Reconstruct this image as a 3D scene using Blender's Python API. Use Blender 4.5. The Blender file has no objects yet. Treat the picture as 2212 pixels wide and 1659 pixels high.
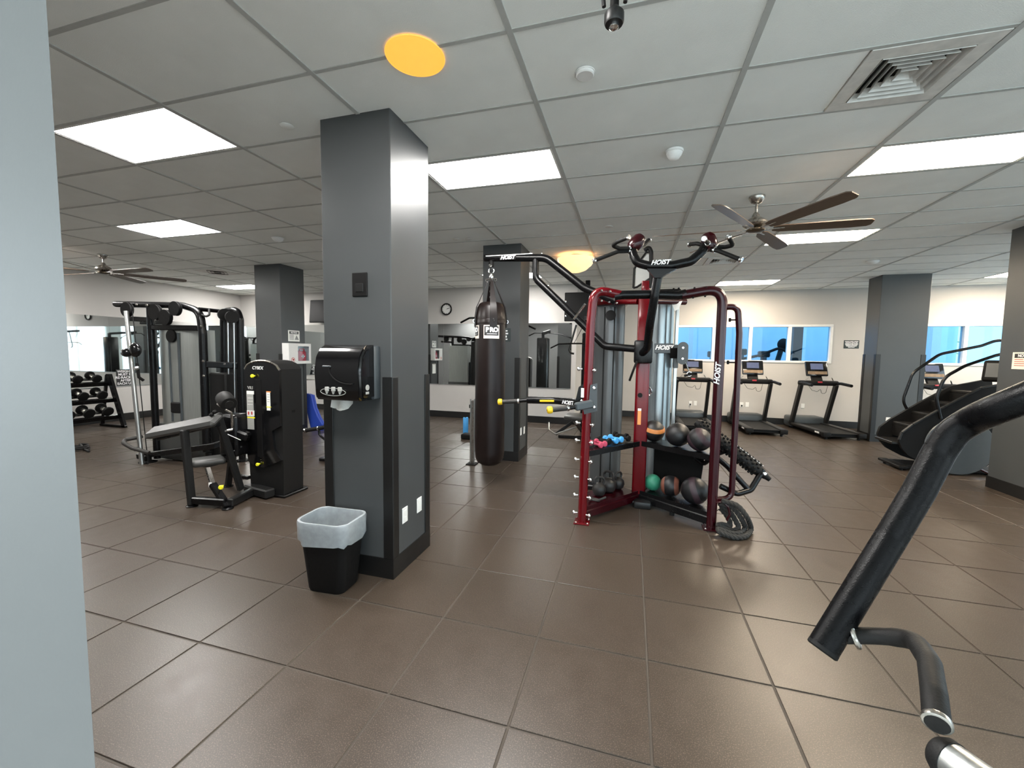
import bpy, bmesh, math, random
from mathutils import Vector as V, Matrix, Euler
random.seed(7)
PI = math.pi
C = bpy.context.scene.collection
SC = bpy.context.scene

# ---------------------------------------------------------------- camera, world, exposure
FPX, YAW, PIT, ROL, EYE, CEIL = 892.0, 0.28, -0.0726, -0.0137, 1.6565, 3.296
ROT = Matrix.Rotation(YAW, 3, 'Z') @ Matrix.Rotation(PIT, 3, 'X') @ Matrix.Rotation(ROL, 3, 'Y')
cam_d = bpy.data.cameras.new('camera')
cam = bpy.data.objects.new('camera', cam_d); C.objects.link(cam)
cam_d.sensor_fit = 'HORIZONTAL'; cam_d.sensor_width = 36.0
cam_d.lens = 36.0 * FPX / 2212.0
cam_d.clip_start = 0.02; cam_d.clip_end = 200
cam.matrix_world = Matrix.Translation((0, 0, EYE)) @ (ROT @ Matrix.Rotation(PI / 2, 3, 'X')).to_4x4()
SC.camera = cam

world = bpy.data.worlds.new('world'); SC.world = world; world.use_nodes = True
wn = world.node_tree.nodes; wl = world.node_tree.links
bg = wn['Background']
sky = wn.new('ShaderNodeTexSky'); sky.sky_type = 'HOSEK_WILKIE'
sky.sun_direction = V((0.5, -0.3, 0.8)).normalized(); sky.turbidity = 3.0; sky.ground_albedo = 0.4
hz = wn.new('ShaderNodeMix'); hz.data_type = 'RGBA'; hz.inputs['Factor'].default_value = .55
wl.new(sky.outputs['Color'], hz.inputs['A']); hz.inputs['B'].default_value = (.86, .97, 1.0, 1)   # bright hazy sky
wl.new(hz.outputs['Result'], bg.inputs['Color']); bg.inputs['Strength'].default_value = 1.7

SC.view_settings.view_transform = 'Standard'
SC.view_settings.look = 'None'
SC.view_settings.gamma = 1.0
SC.view_settings.use_curve_mapping = False
SC.view_settings.exposure = 2.05
S_COOL, S_WARM = 14.0, 17.0          # ceiling panel strengths
SC.cycles.use_denoising = True
SC.cycles.max_bounces = 8; SC.cycles.diffuse_bounces = 4; SC.cycles.glossy_bounces = 4
SC.cycles.transmission_bounces = 4; SC.cycles.transparent_max_bounces = 8
SC.cycles.sample_clamp_indirect = 6.0
SC.cycles.caustics_reflective = True; SC.cycles.caustics_refractive = False

# ---------------------------------------------------------------- measuring helper
CO = V((0, 0, EYE))
def at(px, py, Y=None, X=None, Z=None, D=None):
    """World point seen at a photograph pixel, on the plane Y=, X=, Z= or at forward distance D."""
    d = ROT @ V(((px - 1106) / FPX, 1.0, -(py - 829.5) / FPX))
    if Y is not None: t = Y / d.y
    elif X is not None: t = X / d.x
    elif Z is not None: t = (Z - EYE) / d.z
    else: t = D
    return CO + d * t
def project(p):
    q = ROT.transposed() @ (V(p) - CO)
    if q.y < 0.05: return None
    return (1106 + FPX * q.x / q.y, 829.5 - FPX * q.z / q.y)

# ---------------------------------------------------------------- materials
_M = {}
def mat(name, col=(.5, .5, .5), rough=.5, metal=0., spec=.5, coat=0., ns=40., na=.06, bump=0., bs=120., emit=None, es=1., alpha=None, trans=0., stretch=None, rnd=0., rv=.08, flake=None):
    if name in _M: return _M[name]
    m = bpy.data.materials.new(name); m.use_nodes = True
    nt = m.node_tree; N = nt.nodes; L = nt.links
    b = N['Principled BSDF']
    tc = N.new('ShaderNodeTexCoord'); src = tc.outputs['Object']
    if stretch:
        mp = N.new('ShaderNodeMapping'); mp.inputs['Scale'].default_value = stretch
        L.new(src, mp.inputs['Vector']); src = mp.outputs['Vector']
    nz = N.new('ShaderNodeTexNoise'); nz.inputs['Scale'].default_value = ns; nz.inputs['Detail'].default_value = 4
    L.new(src, nz.inputs['Vector'])
    mr = N.new('ShaderNodeMapRange'); mr.inputs['To Min'].default_value = 1 - na; mr.inputs['To Max'].default_value = 1 + na
    mr.inputs['From Min'].default_value = .25; mr.inputs['From Max'].default_value = .75
    L.new(nz.outputs['Fac'], mr.inputs['Value'])
    fac = mr.outputs['Result']
    if rnd:
        oi = N.new('ShaderNodeObjectInfo')
        m2 = N.new('ShaderNodeMapRange'); m2.inputs['To Min'].default_value = 1 - rnd; m2.inputs['To Max'].default_value = 1 + rnd
        L.new(oi.outputs['Random'], m2.inputs['Value'])
        mu = N.new('ShaderNodeMath'); mu.operation = 'MULTIPLY'
        L.new(fac, mu.inputs[0]); L.new(m2.outputs['Result'], mu.inputs[1]); fac = mu.outputs[0]
    vm = N.new('ShaderNodeVectorMath'); vm.operation = 'SCALE'; vm.inputs[0].default_value = col
    L.new(fac, vm.inputs['Scale']); base = vm.outputs['Vector']
    if flake:                                    # fine flecks: (scale, colour, lower, upper)
        n2 = N.new('ShaderNodeTexNoise'); n2.inputs['Scale'].default_value = flake[0]; n2.inputs['Detail'].default_value = 3
        L.new(tc.outputs['Object'], n2.inputs['Vector'])
        r2 = N.new('ShaderNodeMapRange'); r2.inputs['From Min'].default_value = flake[2]; r2.inputs['From Max'].default_value = flake[3]
        L.new(n2.outputs['Fac'], r2.inputs['Value'])
        mx = N.new('ShaderNodeMix'); mx.data_type = 'RGBA'
        L.new(r2.outputs['Result'], mx.inputs['Factor']); L.new(base, mx.inputs['A']); mx.inputs['B'].default_value = (*flake[1], 1)
        base = mx.outputs['Result']
    L.new(base, b.inputs['Base Color'])
    rr = N.new('ShaderNodeMapRange'); rr.inputs['To Min'].default_value = max(0.02, rough * (1 - rv * 2)); rr.inputs['To Max'].default_value = min(1, rough * (1 + rv * 2))
    L.new(nz.outputs['Fac'], rr.inputs['Value']); L.new(rr.outputs['Result'], b.inputs['Roughness'])
    b.inputs['Metallic'].default_value = metal
    b.inputs['Specular IOR Level'].default_value = spec
    b.inputs['Coat Weight'].default_value = coat; b.inputs['Coat Roughness'].default_value = .08
    if trans: b.inputs['Transmission Weight'].default_value = trans
    if alpha is not None: b.inputs['Alpha'].default_value = alpha
    if emit is not None:
        b.inputs['Emission Color'].default_value = (*emit, 1); b.inputs['Emission Strength'].default_value = es
    if bump:
        nb = N.new('ShaderNodeTexNoise'); nb.inputs['Scale'].default_value = bs; nb.inputs['Detail'].default_value = 3
        L.new(src, nb.inputs['Vector'])
        bp = N.new('ShaderNodeBump'); bp.inputs['Strength'].default_value = bump; bp.inputs['Distance'].default_value = .003
        L.new(nb.outputs['Fac'], bp.inputs['Height']); L.new(bp.outputs['Normal'], b.inputs['Normal'])
    _M[name] = m
    return m

def glass_mat(name, tint=(.92, .97, 1.0), rough=0.02):
    m = bpy.data.materials.new(name); m.use_nodes = True
    nt = m.node_tree; N = nt.nodes; L = nt.links
    N.remove(N['Principled BSDF'])
    t = N.new('ShaderNodeBsdfTransparent'); t.inputs['Color'].default_value = (*tint, 1)
    g = N.new('ShaderNodeBsdfGlossy'); g.inputs['Roughness'].default_value = rough
    f = N.new('ShaderNodeFresnel'); f.inputs['IOR'].default_value = 1.45
    mx = N.new('ShaderNodeMixShader')
    ge = N.new('ShaderNodeNewGeometry'); iv = N.new('ShaderNodeMath'); iv.operation = 'SUBTRACT'; iv.inputs[0].default_value = 1.0
    L.new(ge.outputs['Backfacing'], iv.inputs[1])
    mu = N.new('ShaderNodeMath'); mu.operation = 'MULTIPLY'
    L.new(f.outputs[0], mu.inputs[0]); L.new(iv.outputs[0], mu.inputs[1])
    L.new(mu.outputs[0], mx.inputs[0]); L.new(t.outputs[0], mx.inputs[1]); L.new(g.outputs[0], mx.inputs[2])
    L.new(mx.outputs[0], N['Material Output'].inputs['Surface'])
    return m

FLOOR_T = mat('rubber_floor', (.042, .0315, .0238), .33, spec=.40, ns=9, na=.12, bump=.10, bs=420, rnd=.06, flake=(190, (.12, .092, .070), .52, .72), rv=.12)
JOINT = mat('floor_joint', (.062, .051, .041), .9, ns=3, na=.3)
CEIL_T = mat('ceiling_tile', (.86, .88, .85), .95, spec=.1, ns=2.2, na=.05, bump=.5, bs=210, rnd=.025)
TEE = mat('ceiling_tee', (.46, .47, .45), .55, ns=20, na=.05)
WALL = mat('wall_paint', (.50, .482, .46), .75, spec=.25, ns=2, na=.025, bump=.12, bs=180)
WALLW = mat('jamb_paint', (.135, .137, .137), .5, ns=2, na=.02, bump=.05)  # white jamb given a dark tone to hold down the strong daylight
COLP = mat('column_paint', (.052, .056, .058), .40, spec=.5, ns=3, na=.06, bump=.06, bs=150)
BASE = mat('black_vinyl_base', (.006, .006, .006), .40, ns=15, na=.2)
FRAMEW = mat('white_frame', (.74, .74, .72), .4, ns=12, na=.03)
BLK = mat('black_powdercoat', (.0032, .0032, .0036), .26, spec=.3, ns=60, na=.15, bump=.10, bs=500)
BLKTEX = mat('black_wrinkle_coat', (.0022, .0022, .0026), .28, spec=.12, coat=.0, ns=70, na=.2, bump=.18, bs=520)
BLKG = mat('black_gloss', (.004, .004, .0045), .12, spec=.5, coat=.2, ns=30, na=.1)
BLKM = mat('black_matte', (.0045, .0043, .0043), .6, spec=.2, ns=40, na=.15)
CHAR = mat('charcoal_frame', (.0105, .0105, .0105), .38, spec=.33, ns=40, na=.1)
GREYP = mat('grey_plastic', (.055, .065, .072), .4, ns=20, na=.05)
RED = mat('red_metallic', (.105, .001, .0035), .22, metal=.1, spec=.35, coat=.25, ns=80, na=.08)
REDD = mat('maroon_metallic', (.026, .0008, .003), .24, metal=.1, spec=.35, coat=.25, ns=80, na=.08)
CHROME = mat('chrome', (.78, .78, .78), .12, metal=1, ns=30, na=.03)
NICKEL = mat('brushed_nickel', (.42, .40, .37), .28, metal=1, ns=40, na=.05)
STEEL = mat('brushed_steel', (.50, .51, .50), .33, metal=1, ns=6, na=.10, stretch=(30, 30, .6))
SHRG = mat('smoked_shroud', (.060, .064, .066), .30, metal=.25, coat=.3, ns=6, na=.10, stretch=(14, 14, .5))
SHRS = mat('silver_shroud', (.34, .39, .41), .34, metal=.8, ns=6, na=.12, stretch=(14, 14, .5))
PAD = mat('vinyl_pad', (.036, .036, .034), .42, ns=20, na=.08, bump=.08, bs=300)
VBAG = mat('bag_vinyl', (.008, .0045, .004), .34, spec=.3, coat=.0, ns=10, na=.15, bump=.08, bs=160)
RUB = mat('rubber', (.006, .0057, .0055), .60, spec=.25, ns=50, na=.15, bump=.15, bs=400)
RUBG = mat('worn_rubber', (.022, .020, .018), .6, ns=40, na=.2, bump=.15, bs=300)
YEL = mat('yellow_plastic', (.78, .50, .015), .4, ns=30, na=.05)
YELF = mat('yellow_knob', (.85, .80, .02), .4, ns=30, na=.05)
BLUE = mat('blue_neoprene', (.06, .33, .72), .5, ns=40, na=.06)
PINK = mat('pink_neoprene', (.55, .06, .12), .5, ns=40, na=.06)
BLUEM = mat('blue_mat', (.018, .055, .36), .55, ns=20, na=.08)
GREENB = mat('green_ball', (.035, .23, .14), .45, ns=30, na=.1, bump=.2, bs=300)
ORNG = mat('orange_ball', (.50, .19, .05), .5, ns=30, na=.1, bump=.2, bs=300)
BROWNB = mat('rust_ball_panel', (.16, .055, .035), .5, ns=30, na=.1, bump=.2, bs=300)
BALLK = mat('black_ball', (.007, .007, .008), .42, ns=30, na=.15, bump=.25, bs=300)
PURP = mat('plum_ball_panel', (.035, .018, .024), .5, ns=30, na=.1, bump=.2, bs=300)
WHITE = mat('white_plastic', (.78, .78, .76), .4, ns=30, na=.02)
PAPER = mat('paper', (.80, .80, .77), .8, ns=60, na=.03)
PAPERW = mat('cream_paper', (.78, .70, .62), .8, ns=60, na=.03)
INK = mat('print_black', (.02, .02, .02), .6, ns=60, na=.1)
INKG = mat('print_grey', (.25, .25, .25), .6, ns=60, na=.1)
INKW = mat('print_white', (.82, .82, .82), .5, ns=60, na=.03)
INKB = mat('print_red', (.45, .05, .04), .5, ns=60, na=.05)
LABG = mat('label_grey', (.36, .36, .34), .4, ns=60, na=.05)
LABO = mat('label_orange', (.75, .28, .08), .5, ns=60, na=.05)
REDAED = mat('red_case', (.45, .02, .035), .35, ns=60, na=.05)
DARKSIGN = mat('dark_sign', (.020, .030, .032), .4, ns=60, na=.05)
LINER = mat('bin_liner', (.50, .55, .58), .3, ns=25, na=.12, bump=.9, bs=28, alpha=.58)
TISSUE = mat('paper_towel', (.62, .63, .60), .9, ns=60, na=.05, bump=.4, bs=90)
KETT = mat('kettlebell_iron', (.012, .010, .0095), .5, ns=40, na=.2, bump=.1)
ROPE = mat('rope', (.022, .021, .019), .85, ns=80, na=.25, bump=.5, bs=500)
WOODB = mat('fan_blade', (.085, .056, .038), .35, ns=5, na=.3, stretch=(2, 40, 40))
MIRROR = mat('mirror_glass', (.86, .89, .88), .015, metal=1, ns=2, na=.01, rv=.02)
SCREEN = mat('screen_lit', (.02, .02, .03), .2, ns=8, na=.4, emit=(.16, .19, .30), es=.2)
TVS = mat('tv_screen', (.006, .006, .006), .5, spec=.2, ns=8, na=.1)
CLOCKF = mat('clock_face', (.75, .75, .72), .4, ns=30, na=.03)
DUST = mat('vent_metal', (.66, .64, .60), .5, ns=14, na=.14)
DARKV = mat('duct_dark', (.012, .012, .012), .8, ns=10, na=.1)
PANEL_C = mat('light_diffuser_cool', (.8, .8, .8), .5, ns=4, na=.01, emit=(1.0, .975, .94), es=S_COOL)
PANEL_W = mat('light_diffuser_warm', (.8, .8, .8), .5, ns=4, na=.01, emit=(1.0, .84, .64), es=S_WARM)
AMBER = mat('amber_reflection', (.6, .35, .1), .4, ns=12, na=.05, emit=(1.0, .43, .05), es=.27)  # glow of a lamp reflected in the glass
DOMEL = mat('bowl_reflection', (.75, .55, .35), .35, ns=9, na=.10, emit=(1.0, .62, .30), es=.34)  # glow of the reflected bowl lamp
BRONZE = mat('aged_bronze', (.10, .075, .05), .4, metal=.8, ns=30, na=.1)
GLASS = glass_mat('window_glass')
GLASSB = glass_mat('blue_window_glass', (.40, .60, .76))  # tint put in for bluish daylight beyond and to dim the sky
LOUNGE = mat('daylight_blue_wall', (.70, .83, .92), .7, ns=2, na=.05)  # blue in the colour stands for bluish daylight in the room beyond
LOUNGEF = mat('lounge_floor', (.28, .34, .38), .5, ns=3, na=.05)
GRASS = mat('lawn', (.16, .26, .06), .9, ns=6, na=.3)
PAVE = mat('paving', (.72, .71, .68), .8, ns=4, na=.1)
LEAF = mat('palm_leaf', (.12, .28, .05), .6, ns=12, na=.3)
BARK = mat('palm_bark', (.20, .14, .09), .8, ns=12, na=.3)

# ---------------------------------------------------------------- geometry helpers
WM = {}
class G:
    def __init__(s): s.bm = bmesh.new()
    def _new(s, n): return s.bm.verts[n:] if False else list(s.bm.verts)[n:]
    def box(s, a, b, bev=0., M=None, seg=1):
        n = len(s.bm.verts)
        r = bmesh.ops.create_cube(s.bm, size=1.0)
        c = (V(a) + V(b)) / 2; d = [abs(b[i] - a[i]) for i in range(3)]
        vs = r['verts']
        for v in vs: v.co = V((v.co.x * d[0], v.co.y * d[1], v.co.z * d[2])) + c
        if bev > 0:
            es = list({e for v in vs for e in v.link_edges})
            rr = bmesh.ops.bevel(s.bm, geom=es, offset=min(bev, min(d) * .45), segments=seg, affect='EDGES', profile=.5)
            vs = list({v for f in rr['faces'] for v in f.verts} | {v for v in vs if v.is_valid})
        if M is not None:
            for v in vs: v.co = M @ v.co
        return s
    def beam(s, p0, p1, w, h, bev=0., up=(0, 0, 1)):
        """Rectangular bar from p0 to p1, w across, h along up."""
        p0 = V(p0); p1 = V(p1); d = p1 - p0; L = d.length; d.normalize()
        u = V(up)
        if abs(d.dot(u)) > .98: u = V((0, 1, 0))
        x = d.cross(u).normalized(); z = x.cross(d).normalized()
        M = Matrix((x, d, z)).transposed().to_4x4(); M.translation = p0
        return s.box((-w / 2, 0, -h / 2), (w / 2, L, h / 2), bev, M)
    def tube(s, pts, r, seg=12, fil=0., fs=6, cap=True, ry=None, up=None):
        pts = [V(p) for p in pts]
        if fil > 0 and len(pts) > 2: pts = fillet(pts, fil, fs)
        n = len(pts); rings = []
        rad = r if isinstance(r, (list, tuple)) else None
        t0 = (pts[1] - pts[0]).normalized()
        u = V(up) if up is not None else (V((0, 0, 1)) if abs(t0.z) < .9 else V((1, 0, 0)))
        x = t0.cross(u).normalized()
        for i in range(n):
            if i == 0: t = (pts[1] - pts[0])
            elif i == n - 1: t = (pts[-1] - pts[-2])
            else: t = (pts[i + 1] - pts[i]).normalized() + (pts[i] - pts[i - 1]).normalized()
            t.normalize()
            x = (x - t * x.dot(t)).normalized(); y = t.cross(x)
            rr = rad[min(i, len(rad) - 1)] if rad else r
            r2 = rr if ry is None else ry
            rings.append([s.bm.verts.new(pts[i] + x * (math.cos(2 * PI * k / seg) * rr) + y * (math.sin(2 * PI * k / seg) * r2)) for k in range(seg)])
        for i in range(n - 1):
            for k in range(seg):
                s.bm.faces.new((rings[i][k], rings[i][(k + 1) % seg], rings[i + 1][(k + 1) % seg], rings[i + 1][k]))
        if cap:
            s.bm.faces.new(rings[0][::-1]); s.bm.faces.new(rings[-1])
        return s
    def cyl(s, p0, p1, r, r2=None, seg=16):
        return s.tube([p0, p1], [r, r if r2 is None else r2], seg)
    def sph(s, c, r, sc=(1, 1, 1), u=16, v=10):
        R = bmesh.ops.create_uvsphere(s.bm, u_segments=u, v_segments=v, radius=r)
        for w in R['verts']: w.co = V((w.co.x * sc[0], w.co.y * sc[1], w.co.z * sc[2])) + V(c)
        return s
    def lathe(s, prof, o=(0, 0, 0), ax=(0, 0, 1), seg=24):
        o = V(o); a = V(ax).normalized(); u = V((1, 0, 0)) if abs(a.x) < .9 else V((0, 1, 0))
        x = a.cross(u).normalized(); y = a.cross(x); rings = []
        for r, h in prof:
            r = max(r, 1e-4)
            rings.append([s.bm.verts.new(o + a * h + x * (r * math.cos(2 * PI * k / seg)) + y * (r * math.sin(2 * PI * k / seg))) for k in range(seg)])
        for i in range(len(rings) - 1):
            for k in range(seg):
                s.bm.faces.new((rings[i][k], rings[i][(k + 1) % seg], rings[i + 1][(k + 1) % seg], rings[i + 1][k]))
        s.bm.faces.new(rings[0][::-1]); s.bm.faces.new(rings[-1])
        return s
    def ring(s, c, ax, R, r, seg=20, ts=8):
        a = V(ax).normalized(); u = V((1, 0, 0)) if abs(a.x) < .9 else V((0, 1, 0))
        x = a.cross(u).normalized(); y = a.cross(x); c = V(c); rs = []
        for i in range(seg):
            d = x * math.cos(2 * PI * i / seg) + y * math.sin(2 * PI * i / seg)
            rs.append([s.bm.verts.new(c + d * (R + r * math.cos(2 * PI * k / ts)) + a * (r * math.sin(2 * PI * k / ts))) for k in range(ts)])
        for i in range(seg):
            for k in range(ts):
                j = (i + 1) % seg; l = (k + 1) % ts
                s.bm.faces.new((rs[i][k], rs[j][k], rs[j][l], rs[i][l]))
        return s
    def prism(s, poly, vec):
        vec = V(vec); a = [s.bm.verts.new(V(p)) for p in poly]; b = [s.bm.verts.new(V(p) + vec) for p in poly]
        n = len(poly)
        s.bm.faces.new(a[::-1]); s.bm.faces.new(b)
        for i in range(n): s.bm.faces.new((a[i], a[(i + 1) % n], b[(i + 1) % n], b[i]))
        return s
    def loft(s, loops, caps=(True, True)):
        rs = [[s.bm.verts.new(V(p)) for p in lp] for lp in loops]; n = len(rs[0])
        for i in range(len(rs) - 1):
            for k in range(n): s.bm.faces.new((rs[i][k], rs[i][(k + 1) % n], rs[i + 1][(k + 1) % n], rs[i + 1][k]))
        if caps[0]: s.bm.faces.new(rs[0][::-1])
        if caps[1]: s.bm.faces.new(rs[-1])
        return s
    def out(s, name, m, parent=None, label=None, smooth=35):
        bmesh.ops.recalc_face_normals(s.bm, faces=s.bm.faces[:])
        me = bpy.data.meshes.new(name)
        if parent is not None and parent.name in WM:
            s.bm.transform(WM[parent.name].inverted())
        s.bm.to_mesh(me); s.bm.free()
        me.materials.append(m)
        if smooth:
            me.polygons.foreach_set('use_smooth', [True] * len(me.polygons))
            me.set_sharp_from_angle(angle=math.radians(smooth))
        o = bpy.data.objects.new(name, me); C.objects.link(o)
        if parent is not None:
            o.parent = parent
            if parent.name in WM: WM[o.name] = WM[parent.name]
        if label: o['label'] = label
        return o

def fillet(pts, r, fs=6):
    o = [pts[0]]
    for i in range(1, len(pts) - 1):
        a, b, c = pts[i - 1], pts[i], pts[i + 1]
        d1 = (a - b); d2 = (c - b); l1 = d1.length; l2 = d2.length
        if l1 < 1e-5 or l2 < 1e-5: continue
        d1 /= l1; d2 /= l2
        ang = d1.angle(d2)
        if ang > 3.1: o.append(b); continue
        t = min(r / math.tan(ang / 2), l1 * .48, l2 * .48)
        p = b + d1 * t; q = b + d2 * t
        for k in range(fs + 1):
            w = k / fs
            o.append(p * (1 - w) ** 2 + b * 2 * w * (1 - w) + q * w * w)
    o.append(pts[-1]); return o

def thing(name, label, cat, loc=(0, 0, 0), rz=0., group=None, kind=None):
    o = bpy.data.objects.new(name, None); C.objects.link(o)
    o.location = loc; o.rotation_euler = (0, 0, rz); o.empty_display_size = .05
    WM[o.name] = Matrix.Translation(V(loc)) @ Matrix.Rotation(rz, 4, 'Z')
    return tag(o, label, cat, group, kind)
def tag(o, label, cat, group=None, kind=None):
    o['label'] = label; o['category'] = cat
    if group: o['group'] = group
    if kind: o['kind'] = kind
    return o
def struct(o, label, cat):
    return tag(o, label, cat, None, 'structure')
def dup(root, loc, rz, label, group=None):
    r = root.copy(); C.objects.link(r); r.location = loc; r.rotation_euler = (0, 0, rz); r['label'] = label
    if group: r['group'] = group
    for ch in list(root.children):
        c = ch.copy(); C.objects.link(c); c.parent = r
        for g in list(ch.children):
            d = g.copy(); C.objects.link(d); d.parent = c
    return r
def text(s, size, pos, right, up, m, parent, shear=0., name='lettering', ext=.0015, bold=0., sx=1.):
    cu = bpy.data.curves.new(name, 'FONT'); cu.body = s; cu.size = size; cu.align_x = 'CENTER'; cu.align_y = 'CENTER'
    cu.extrude = ext; cu.shear = shear; cu.offset = bold; cu.resolution_u = 3
    cu.materials.append(m)
    fo = bpy.data.objects.new(name, cu)
    me = bpy.data.meshes.new_from_object(fo); me.name = name
    bpy.data.objects.remove(fo); bpy.data.curves.remove(cu)
    if not me.materials: me.materials.append(m)
    o = bpy.data.objects.new(name, me); C.objects.link(o)
    r = V(right).normalized(); u = V(up); u = (u - r * u.dot(r)).normalized(); n = r.cross(u)
    Mx = Matrix((r * sx, u, n)).transposed().to_4x4(); Mx.translation = V(pos)
    o.parent = parent
    P = WM.get(parent.name)
    o.matrix_local = (P.inverted() @ Mx) if P is not None else Mx
    return o
def box(name, a, b, m, parent=None, bev=0., label=None):
    return G().box(a, b, bev).out(name, m, parent, label)

# ================================================================ THE SHELL
XL, XR, YF, YBL, YBR, XSTEP = -11.3, 9.6, .41, 9.75, 11.6, -1.25
# ---- floor: slab with separate rubber tiles
floor = struct(box('floor', (XL - .15, YF - .01, -.10), (XR + .15, YBR + .1, -.0045), JOINT), 'brown speckled rubber tile floor of the gym', 'floor')
FS, FX, FY, GAP = .6096, -2.3022, 1.6571, .011
g = G().box((GAP / 2, GAP / 2, -.0045), (FS - GAP / 2, FS - GAP / 2, 0), .004)
ft0 = g.out('floor_tile', FLOOR_T, floor, smooth=0)
me_tile = ft0.data
cells = []
for i in range(-16, 21):
    for j in range(-6, 17):
        x = FX + i * FS; y = FY + j * FS
        if x < XL - FS or x > XR or y > YBR - .05 or y < YF - .45: continue
        p = project((x + FS / 2, y + FS / 2, 0))
        vis = p is not None and y > .1 and -150 < p[0] < 2362 and p[1] < 1900
        d = math.hypot(x + FS / 2, y + FS / 2)
        cells.append((0 if vis else 1, d, x, y))
cells.sort()
rest = G(); first = True
for k, (hid, d, x, y) in enumerate(cells):
    if k < 300 and not hid:
        if first: o = ft0; first = False
        else: o = ft0.copy(); C.objects.link(o); o.parent = floor
        o.location = (x, y, 0)
    else:
        rest.box((x + GAP / 2, y + GAP / 2, -.0045), (x + FS - GAP / 2, y + FS - GAP / 2, 0))
o = rest.out('floor_tiles', FLOOR_T, floor, smooth=0); o['kind'] = 'stuff'

# ---- ceiling: slab, lay-in tiles, tee bars, light panels and vents in the grid
ceiling = struct(box('ceiling', (XL - .15, -4.6, CEIL + .14), (XR + .15, YBR + .15, CEIL + .24), CEIL_T), 'suspended ceiling of off-white tiles in a metal grid', 'ceiling')  # slab runs past the front as an unseen canopy, added to shade the jamb
CW, CD, CX, CY = 1.2192, .6096, -1.8717, 2.1339
lights = {(-2, 0): ('c', 'large square-looking white ceiling light panel nearest the pale wall edge'),
          (-4, 3): ('c', 'white ceiling light panel between the first panel and the far ceiling fan'),
          (0, 2): ('c', 'white ceiling light panel beside the top of the near grey column'),
          (-7, 10): ('c', 'small far ceiling light panel beside the column with the first-aid cabinet'),
          (-1, 10): ('c', 'tiny lit ceiling panel seen just behind the middle column'),
          (3, 3): ('w', 'long warm-edged ceiling light panel next to the large air vent'),
          (3, 7): ('w', 'warm ceiling light panel half behind the ceiling fan blades'),
          (3, 13): ('w', 'thin warm ceiling light panel above the treadmills'),
          (7, 13): ('w', 'small warm ceiling light panel between the two columns on the window side'),
          (7, 3): ('w', 'added ceiling light panel out of view beyond the stair climber'),  # this and the panels below are unseen, added to balance the light
          (7, 8): ('w', 'added ceiling light panel out of view near the garden windows'),
          (0, -2): ('c', 'added unseen ceiling light panel above the entrance glass'),
          (-5, -2): ('c', 'added unseen ceiling light panel behind the pale wall edge'),
          (-7, 3): ('c', 'added unseen ceiling light panel over the mirror wall, behind the pale wall edge')}
vents = {(2, 1): 1, (2, 9): 1}
g = G().box((.013, .013, .004), (CW - .013, CD - .013, .016))
ct0 = g.out('ceiling_tile', CEIL_T, ceiling, smooth=0)
rest = G(); first = True; nct = 0
for i in range(-8, 10):
    for k in range(-4, 16):
        x = CX + i * CW; y = CY + k * CD
        if x > XR or x + CW < XL or y > YBR: continue
        if (i, k) in lights: continue
        if (i, k) in vents:
            rest.box((x + .013, y + .013, CEIL + .004), (x + CW / 2 - .004, y + CD - .013, CEIL + .016)); continue
        p = project((x + CW / 2, y + CD / 2, CEIL))
        if p and -200 < p[0] < 2412 and p[1] > -250 and y > .6 and nct < 298:
            nct += 1
            if first: o = ct0; first = False
            else: o = ct0.copy(); C.objects.link(o); o.parent = ceiling
            o.location = (x, y, CEIL)
        else:
            rest.box((x + .013, y + .013, CEIL + .004), (x + CW - .013, y + CD - .013, CEIL + .016))
o = rest.out('ceiling_tiles', CEIL_T, ceiling, smooth=0); o['kind'] = 'stuff'
for i in range(-8, 11):
    x = CX + i * CW
    if XL < x < XR: G().box((x - .016, YF, CEIL - .002), (x + .016, YBR, CEIL + .022)).out('ceiling_tee', TEE, ceiling, smooth=0)
for k in range(-2, 17):
    y = CY + k * CD
    if y < YBR: G().box((XL, y - .0125, CEIL), (XR, y + .0125, CEIL + .022)).out('ceiling_tee', TEE, ceiling, smooth=0)
for (i, k), (w, lab) in lights.items():
    x = CX + i * CW; y = CY + k * CD
    t = thing('ceiling_light', lab, 'ceiling light', (x + CW / 2, y + CD / 2, CEIL), 0, 'ceiling light panels')
    fr = G()
    for a, b in (((.014, .014), (CW - .014, .034)), ((.014, CD - .034), (CW - .014, CD - .014)), ((.014, .034), (.034, CD - .034)), ((CW - .034, .034), (CW - .014, CD - .034))):
        fr.box((x + a[0], y + a[1], CEIL + .001), (x + b[0], y + b[1], CEIL + .018))
    fr.out('frame', FRAMEW, t)
    G().box((x + .034, y + .034, CEIL + .003), (x + CW - .034, y + CD - .034, CEIL + .015)).out('diffuser', PANEL_W if w == 'w' else PANEL_C, t)

# ---- walls
def wall(name, a, b, lab, m=WALL): return struct(box(name, a, b, m), lab, 'wall')
wall('wall_left', (XL - .15, YF, 0), (XL, YBL + .15, CEIL + .14), 'off-white side wall carrying the long mirror over the dumbbells')
wall('wall_back_left', (XL, YBL, 0), (XSTEP, YBL + .15, CEIL + .14), 'off-white back wall with the round clock and mirror')
wall('wall_return', (XSTEP - .15, YBL + .15, 0), (XSTEP, YBR, CEIL + .14), 'short return wall between the mirror wall and the treadmill wall')
W1 = (1.08, 4.58, 1.53, 2.46); W2 = (5.55, 7.98, 1.53, 2.46)
wb = G()
for a, b in (((XSTEP - .15, 0), (XR, W1[2])), ((XSTEP - .15, W1[3]), (XR, CEIL + .14)), ((XSTEP - .15, W1[2]), (W1[0], W1[3])), ((W1[1], W1[2]), (W2[0], W1[3])), ((W2[1], W1[2]), (XR, W1[3]))):
    wb.box((a[0], YBR, a[1]), (b[0], YBR + .15, b[1]))
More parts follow.
